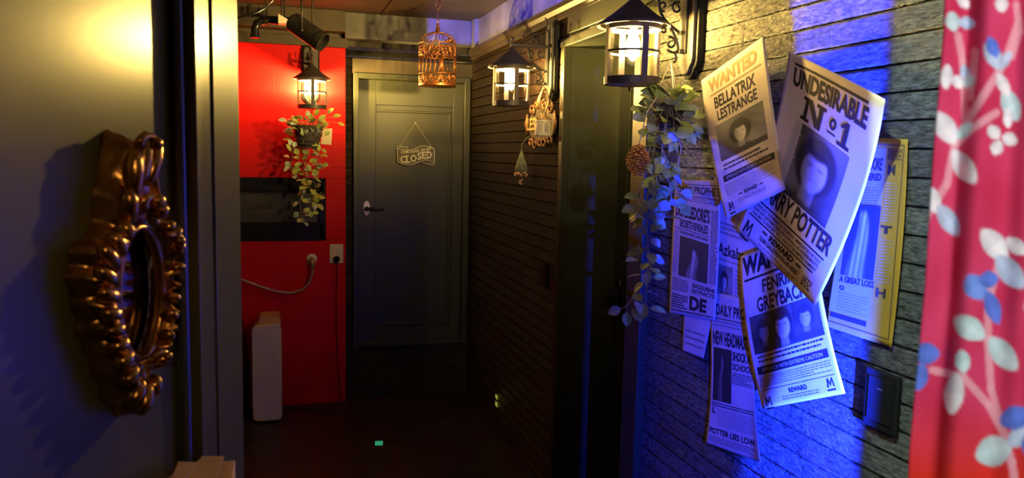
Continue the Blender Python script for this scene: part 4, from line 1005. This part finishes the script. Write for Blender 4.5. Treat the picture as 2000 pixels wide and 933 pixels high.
# ------------------------------------------------------------------ things on the red wall
def rw(px, py, off=0.0): return at(px, py, 1, RY-off)
c = rw(657, 495); root = empty('power_socket', (c.x, RY, c.z), 0, 'cream double wall socket on the red wall left of the far door', 'socket')
b = MB(); b.box(-.042, .042, -.010, 0, -.060, .060); b.build('face_plate', M['cream'], root, bevel=.004)
b = MB(); b.box(-.026, .026, -.014, -.010, .008, .042); b.build('cover_flap', M['cream'], root, bevel=.002)
c2 = rw(657, 505); root = empty('plug_cord', (c2.x, RY-.012, c2.z), 0, 'black plug in the cream socket with its cord running to the floor', 'plug')
b = MB(); b.lathe([(0, 0), (.019, 0), (.021, .008), (.019, .024), (.012, .034), (0, .036)], n=20); b.v = [(x, -z, y) for x, y, z in b.v]; b.build('plug', M['black_matte'], root, smooth=True, angle=40)
b = MB(); fl = lambda px, py: at(px, py, 2, .004)-Vector((c2.x, RY-.012, c2.z))
pts = [(0, -.03, -.008), (.001, -.034, -.03), (-.004, -.022, -.2), (-.004, -.018, -.45), (.010, -.022, -.75), (.02, -.03, -c2.z+.02), (.01, -.045, -c2.z+.004), tuple(fl(640, 806)), tuple(fl(610, 800)), tuple(fl(572, 795)), tuple(fl(556, 800))]
b.tube(pts, .003, 8); b.build('cord', M['black_matte'], root, smooth=True)
c = rw(609, 505); root = empty('gas_tap', (c.x, RY, c.z), 0, 'brass wall tap with a grey braided hose on the red wall', 'tap')
b = MB(); b.lathe([(0, 0), (.030, 0), (.032, .004), (.026, .010), (.016, .012), (.016, .036), (0, .036)], n=22); b.v = [(x, -z, y) for x, y, z in b.v]; b.build('flange', M['cream'], root, smooth=True, angle=40)
b = MB(); b.tube([(0, -.03, .004), (.003, -.045, -.004), (.003, -.05, -.02), (.003, -.05, -.055)], [.013, .015, .016, .014], 14); b.build('elbow', M['brass'], root, smooth=True)
b = MB(); pts = [(.003, -.05, -.05), (.002, -.052, -.085)]
for px, py in ((604, 552), (592, 565), (570, 572), (540, 569), (510, 560), (478, 548), (455, 540), (420, 530)):
    q = rw(px, py, .05); pts.append((q.x-c.x, -.05, q.z-c.z))
ref = []
for i in range(len(pts)-1):
    for k in range(4): ref.append(Vector(pts[i]).lerp(Vector(pts[i+1]), k/4))
ref.append(Vector(pts[-1])); b.tube(ref, .0075, 10); b.build('hose', mat('braided_hose', (.42, .30, .24), .45, .4, var=.6, vscale=120), root, smooth=True)
c = rw(638, 266); o = None
b = MB(); b.box(-.031, .031, -.0015, 0, -.050, .050); o = b.build('paper_card', M['paper']); o.location = (c.x, RY-.001, c.z); o.rotation_euler = (0, R(4), 0); tag(o, 'small cream paper card on the red wall behind the ivy', 'card')

# ------------------------------------------------------------------ heater on the floor
hl = at(500, 828, 2, 0); hx0, hx1 = hl.x-.018, .016; hy = hl.y; hh = at(495, 640, 1, hy).z+.005
root = empty('oil_heater', ((hx0+hx1)/2, hy, 0), 0, 'cream upright heater with rounded corners standing by the red wall', 'heater')
hw = (hx1-hx0)/2; ht = hh+.045
def rrect(w_, z0, z1, r, n=7):
    p_ = []
    for cx, cz2, a0 in ((w_-r, z1-r, 0), (-w_+r, z1-r, 90), (-w_+r, z0+r, 180), (w_-r, z0+r, 270)):
        for k in range(n+1): p_.append((cx+r*math.cos(R(a0+90*k/n)), cz2+r*math.sin(R(a0+90*k/n))))
    return p_
b = MB(); b.prism(rrect(hw, .012, hh, .03), lambda a, z, d: (a, d, z), 0, .055); b.build('end_cover', M['cream'], root, bevel=.008, smooth=False)
b = MB(); b.prism(rrect(hw*.98, hh-.09, ht, .03), lambda a, z, d: (a*.78+.016, d, z), .05, .22); b.build('control_top', mat('warm_lit_plastic', (.55, .33, .13), .4), root, bevel=.004)  # warm light on the heater top is put into this brown-orange colour
b = MB(); b.box(-.02, hw-.01, -.002, .05, hh-.006, hh+.006); b.build('handle_lip', M['cream'], root, bevel=.003)
for k in range(5):
    b = MB(); y0 = .065+.034*k
    pr = []
    for i in range(25):
        z = .05+(hh-.07)*i/24; pr.append((hw*.88+.008*math.sin(i*1.05), z))
    b.prism(pr+[(-x, z) for x, z in reversed(pr)], lambda a, z, d: (a, d, z), y0, y0+.014); b.build('fin', M['cream'], root, bevel=.002)
for sx in (-1, 1):
    b = MB(); b.box(sx*hw*.6-.012, sx*hw*.6+.012, .015, .2, 0, .013); b.build('foot', M['black_matte'], root)
q = at(494, 600, 1, 4.85)
root = empty('plastic_sack', (-.295, 4.85, 0), 0, 'dark red glossy plastic sack behind the cream heater', 'sack')
b = MB(); rs = [(.0, 0), (.09, .0), (.115, .06), (.12, .3), (.11, .5), (.085, .60), (.035, .65), (.03, .665), (.05, .70), (0, .69)]
b.lathe(rs, n=40)
b.v = [(x*(1+.10*math.sin(6*math.atan2(y, x)+z*9)), y*.62*(1+.10*math.sin(7*math.atan2(y, x)-z*11)), z*q.z/.67) for x, y, z in b.v]; b.build('bag', M['sack'], root, smooth=True)

# ------------------------------------------------------------------ under the ceiling
TY = 4.0
m0 = at(600, 6, 1, TY); s1, s2 = at(580, 48, 1, TY+.02), at(620, 76, 1, TY-.03)
root = empty('ceiling_spotlight', (m0.x, TY, CEIL), 0, 'black cylindrical spotlight tilted down from the ceiling near the red wall', 'spotlight')
off = Vector(root.location)
b = MB(); b.lathe([(0, 0), (.045, 0), (.045, -.018), (.018, -.03), (.012, -.05), (.012, -.09), (0, -.09)], n=22); b.build('mount', M['black_metal'], root, smooth=True, angle=40)
dv = (s2-s1).normalized(); L_ = (s2-s1).length+.07; rc = .048
mtx = dv.to_track_quat('Z', 'Y').to_matrix(); ce = (s1+s2)/2-off
def canpt(p_): return mtx @ Vector(p_)+ce
b = MB(); b.lathe([(0, -L_/2), (rc*.75, -L_/2), (rc, -L_/2+.012), (rc, L_/2-.03), (rc*1.05, L_/2-.028), (rc*1.05, L_/2), (rc*.93, L_/2), (rc*.9, L_/2-.03), (0, L_/2-.03)], n=30); b.v = [tuple(canpt(p_)) for p_ in b.v]; b.build('can', M['black_metal'], root, smooth=True, angle=35)
b = MB(); sd = dv.cross(Vector((0, 0, 1))).normalized(); 
for k in (-1, 1): b.tube([Vector((0, 0, -.085)), Vector((0, 0, -.088))+sd*(k*rc*1.2), ce+sd*(k*rc*1.2)], .005, 6)
for k in (-1, 1): b.ell(ce+sd*(k*rc*1.2), (.009, .009, .009), 10, 7)
b.build('yoke', M['black_metal'], root, smooth=True)
b = MB(); b.lathe([(0, L_/2-.028), (rc*.88, L_/2-.028)], n=24); b.v = [tuple(canpt(p_)) for p_ in b.v]; b.build('lens', M['black_gloss'], root)
# black pipe elbow, pale case and cable
PY = 4.62
pts = [at(x, y, 1, PY) for x, y in ((498, 72), (498, 56), (502, 46), (512, 41), (526, 39), (575, 42))]
o0 = pts[0]; b = MB(); b.tube([p_-o0 for p_ in pts], .022, 14); 
b.tube([pts[0]-o0+Vector((0, 0, -.006)), pts[0]-o0+Vector((0, 0, .014))], .027, 14)
root = empty('drain_pipe', o0, 0, 'black elbow pipe in the upper corner above the red wall', 'pipe'); b.build('pipe', M['black_gloss'], root, smooth=True, angle=40)
for px in (520, 556): 
    b = MB(); q = at(px, 40, 1, PY)-o0; b.tube([q+Vector((0, 0, 0)), Vector((q.x, q.y, CEIL-o0.z))], .005, 8); b.tube([(q.x-.006, q.y, q.z), (q.x+.006, q.y, q.z)], .025, 14); b.build('hanger', M['black_metal'], root)
q0, q1, q2 = at(543, 26, 1, PY-.12), at(543, 45, 1, PY-.12), at(577, 46, 1, PY-.12)
root = empty('wedge_box', q1, 0, 'small pale wedge shaped box beside the black spotlight', 'box')
b = MB(); tri = [(0, 0), (q2.x-q1.x, q2.z-q1.z), (0, q0.z-q1.z)]; b.prism(tri, lambda a, z, d: (a, d, z), 0, .09); b.build('body', M['blue_case'], root, bevel=.003)
b = MB(); b.tube([(.02, .05, q0.z-q1.z-.03), (.02, .05, CEIL-q1.z)], .004, 8); b.build('hanger', M['black_metal'], root)
CYC = 3.7
pts = [at(x, y, 1, CYC) for x, y in ((455, 36), (485, 30), (505, 22), (520, 13), (532, 2))]; o0 = pts[2]; pts.append(Vector((pts[-1].x+.02, CYC, CEIL)))
b = MB(); b.tube([p_-o0 for p_ in pts], .004, 8); o = b.build('ceiling_cable', M['black_gloss'], None, smooth=True); o.location = o0; tag(o, 'thin black cable swagging from the ceiling at the left', 'cable')

# ------------------------------------------------------------------ things by lantern 2
SYc = at(1055, 240, 0, WX-.03); sgn = empty('iron_sign', (WX-.006, SYc.y+.035, SYc.z), 0, 'rusty scrolled iron sign with raised letters behind the hanging canister', 'sign')
X = lambda px, py, d=.012: Vector((-.0-d, at(px, py, 0, WX-.006-d).y-SYc.y, at(px, py, 0, WX-.006-d).z-SYc.z))
b = MB(); pl = []
for k in range(40):
    a = 2*PI*k/40; pl.append((.205*math.cos(a)*(1+.05*math.cos(6*a)), -.005+.092*math.sin(a)*(1+.06*math.cos(5*a))))
b.prism(pl, lambda a, z, d: (-d, a, z), 0, .007); b.build('plate', mat('dark_iron', (.055, .035, .025), .5, .5, var=.4, vscale=40), sgn, bevel=.002)
b = MB()
def sc2(cy, cz2, r0, r1, a0, a1, tr=.0055): b.tube([(-.012, -(cy+p_[0])*1.32, cz2*1.08+p_[1]) for p_ in spiral((0, 0), r0, r1, a0, a1, 20)], tr, 8)
for k in (-1, 1):
    sc2(k*.10, .062, .006, .030, 0, k*2.3*PI); sc2(k*.045, .078, .005, .024, PI, PI-k*2.1*PI); sc2(k*.105, -.075, .005, .026, 0, -k*2.2*PI); sc2(k*.05, -.088, .005, .028, PI, PI+k*2.2*PI)
    b.tube([(-.012, k*.20, .05), (-.014, k*.218, .0), (-.012, k*.20, -.05)], .006, 8)
sc2(0, -.080, .004, .026, 0, 2.2*PI)
b.tube([(-.012, 0.02, .07), (-.014, .03, .11), (-.012, .02, .135)], [.006, .007, .003], 8); b.tube([(-.012, 0.0, .07), (-.014, -.03, .10), (-.012, -.055, .11)], [.006, .007, .003], 8); b.tube([(-.012, 0.05, .08), (-.014, .06, .10), (-.012, .075, .105)], [.005, .006, .003], 8)
b.build('scroll_border', M['rust'], sgn, smooth=True)
b = MB(); V_, F_ = text2d('LES', .03); b.add([(-.0135, .200-.145*x, .030-.062*y) for x, y in V_], F_); o = b.build('lettering', M['brass'], sgn, fixn=False, solid=.006)
# canister on loop
cy_, cq = 3.38, at(1059, 247, 1, 3.38)
hk = Vector((WX-.072, 3.41, 1.812+.078))
cq.x = WX-.10; cq = Vector((1.150, 3.372, at(1059, 247, 1, 3.41).z))
root = empty('hanging_canister', (cq.x, cq.y, cq.z-.045), 0, 'cream canister hanging on a long metal loop below a wall lantern', 'canister')
b = MB(); b.lathe([(0, 0), (.036, 0), (.040, .004), (.040, .012), (.038, .014), (.038, .060), (.040, .062), (.040, .070), (.037, .074), (0, .074)], n=30); b.build('body', M['cream2'], root, smooth=True, angle=35)
b = MB(); b.lathe([(.038, .073), (.036, .080), (.022, .090), (.012, .094), (.012, .104), (0, .105)], n=26); b.build('lid', M['brass'], root, smooth=True, angle=35)
zt = 1.888-(cq.z-.045)
b = MB()
for k in (-1, 1): b.tube(bez((0, 0, .10), (.022*k+.0, 0, .14), (.030*k, 0, zt-.06), (.006*k, 0, zt+.0)), .006, 8)
b.tube([(-.006, 0, zt), (-.003, 0, zt+.006), (.003, 0, zt+.006), (.006, 0, zt)], .006, 8)
b.build('hanging_loop', M['brass'], root, smooth=True)
b = MB(); b.tube([(-.004, -.039, .022), (-.004, -.046, .026), (-.004, -.046, .052), (-.004, -.039, .056)], .0022, 6); b.tube([(.006, -.039, .018), (.006, -.044, .03), (.006, -.039, .056)], .002, 6); b.build('side_latch', M['steel'], root, smooth=True)
# teardrop ornament
tq = at(1018, 322, 0, WX-.05); root = empty('teardrop_ornament', tq, 0, 'small netted teardrop ornament hanging low on the dark tiled wall', 'ornament')
b = MB(); b.lathe([(.004, .075), (.006, .06), (.014, .03), (.026, .0), (.030, -.022), (.024, -.042), (.010, -.052), (0, -.053)], n=22); b.build('bottle', M['bottle_net'], root, smooth=True)
b = MB()
for k in range(10):
    a = 2*PI*k/10
    for sg in (-1, 1): b.tube([((r+.001)*math.cos(a+sg*t*1.2), (r+.001)*math.sin(a+sg*t*1.2), z) for t, (r, z) in zip((0, .25, .5, .75, 1), ((.006, .06), (.014, .03), (.026, 0), (.030, -.022), (.024, -.042)))], .0012, 5)
b.tube([(0, 0, .07), (0.0, 0, .10), (.02, 0, .13), (.05, 0, .15)], .0013, 6); b.build('net_cord', mat('sage_cord', (.26, .27, .16), .8), root, smooth=True)
b = MB()
for k in range(9):
    a = 2*PI*k/9+.3; b.ell((.026*math.cos(a), .026*math.sin(a), -.045+.006*math.sin(k*3)), (.011, .009, .008), 10, 7)
for k in range(4): b.ell((.006*math.cos(k*1.6), .006*math.sin(k*1.6), -.075-.006*k), (.006, .006, .007), 8, 6)
b.build('shells', M['bottle_shell'], root, smooth=True)
# switches
def switch(name, c, wd, hg, label, dark):
    root = empty(name, c, 0, label, 'switch')
    b = MB(); b.box(-.012, 0, -wd/2, wd/2, -hg/2, hg/2); b.build('face_plate', dark, root, bevel=.004)
    b = MB(); b.box(-.0145, -.012, -wd*.36, wd*.36, -hg*.36, hg*.38); b.build('rocker', dark, root, bevel=.002)
    b = MB(); b.box(-.0150, -.0143, -.008, .008, hg*.20, hg*.205); b.build('mark', M['grey_ink'], root)
q = at(1718, 783, 0, WX-.012); switch('switch_plate', (WX, q.y, q.z), .092, .126, 'large black switch plate low on the near wall beside the curtain', M['black_matte'])
q = at(1061, 536, 0, WX-.01); switch('switch_plate', (WX, q.y, q.z), .085, .115, 'small black switch plate on the dark wall below the ornament', M['black_matte'])
# glowing patches put in for small spots of light
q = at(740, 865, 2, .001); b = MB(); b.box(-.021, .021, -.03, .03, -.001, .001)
o = b.build('light_spot', M['glow_green']); o.location = (q.x, q.y, .0012); o.rotation_euler = (0, 0, R(-8)); tag(o, 'small green light spot in the middle of the floor, built as a glowing patch', 'light spot', 'glowing light spots')
q = at(969, 782, 0, WX-.004); root = empty('light_spot', (WX, q.y, q.z), 0, 'small yellow green light spot low on the right wall, built as glowing patches', 'light spot', 'glowing light spots')
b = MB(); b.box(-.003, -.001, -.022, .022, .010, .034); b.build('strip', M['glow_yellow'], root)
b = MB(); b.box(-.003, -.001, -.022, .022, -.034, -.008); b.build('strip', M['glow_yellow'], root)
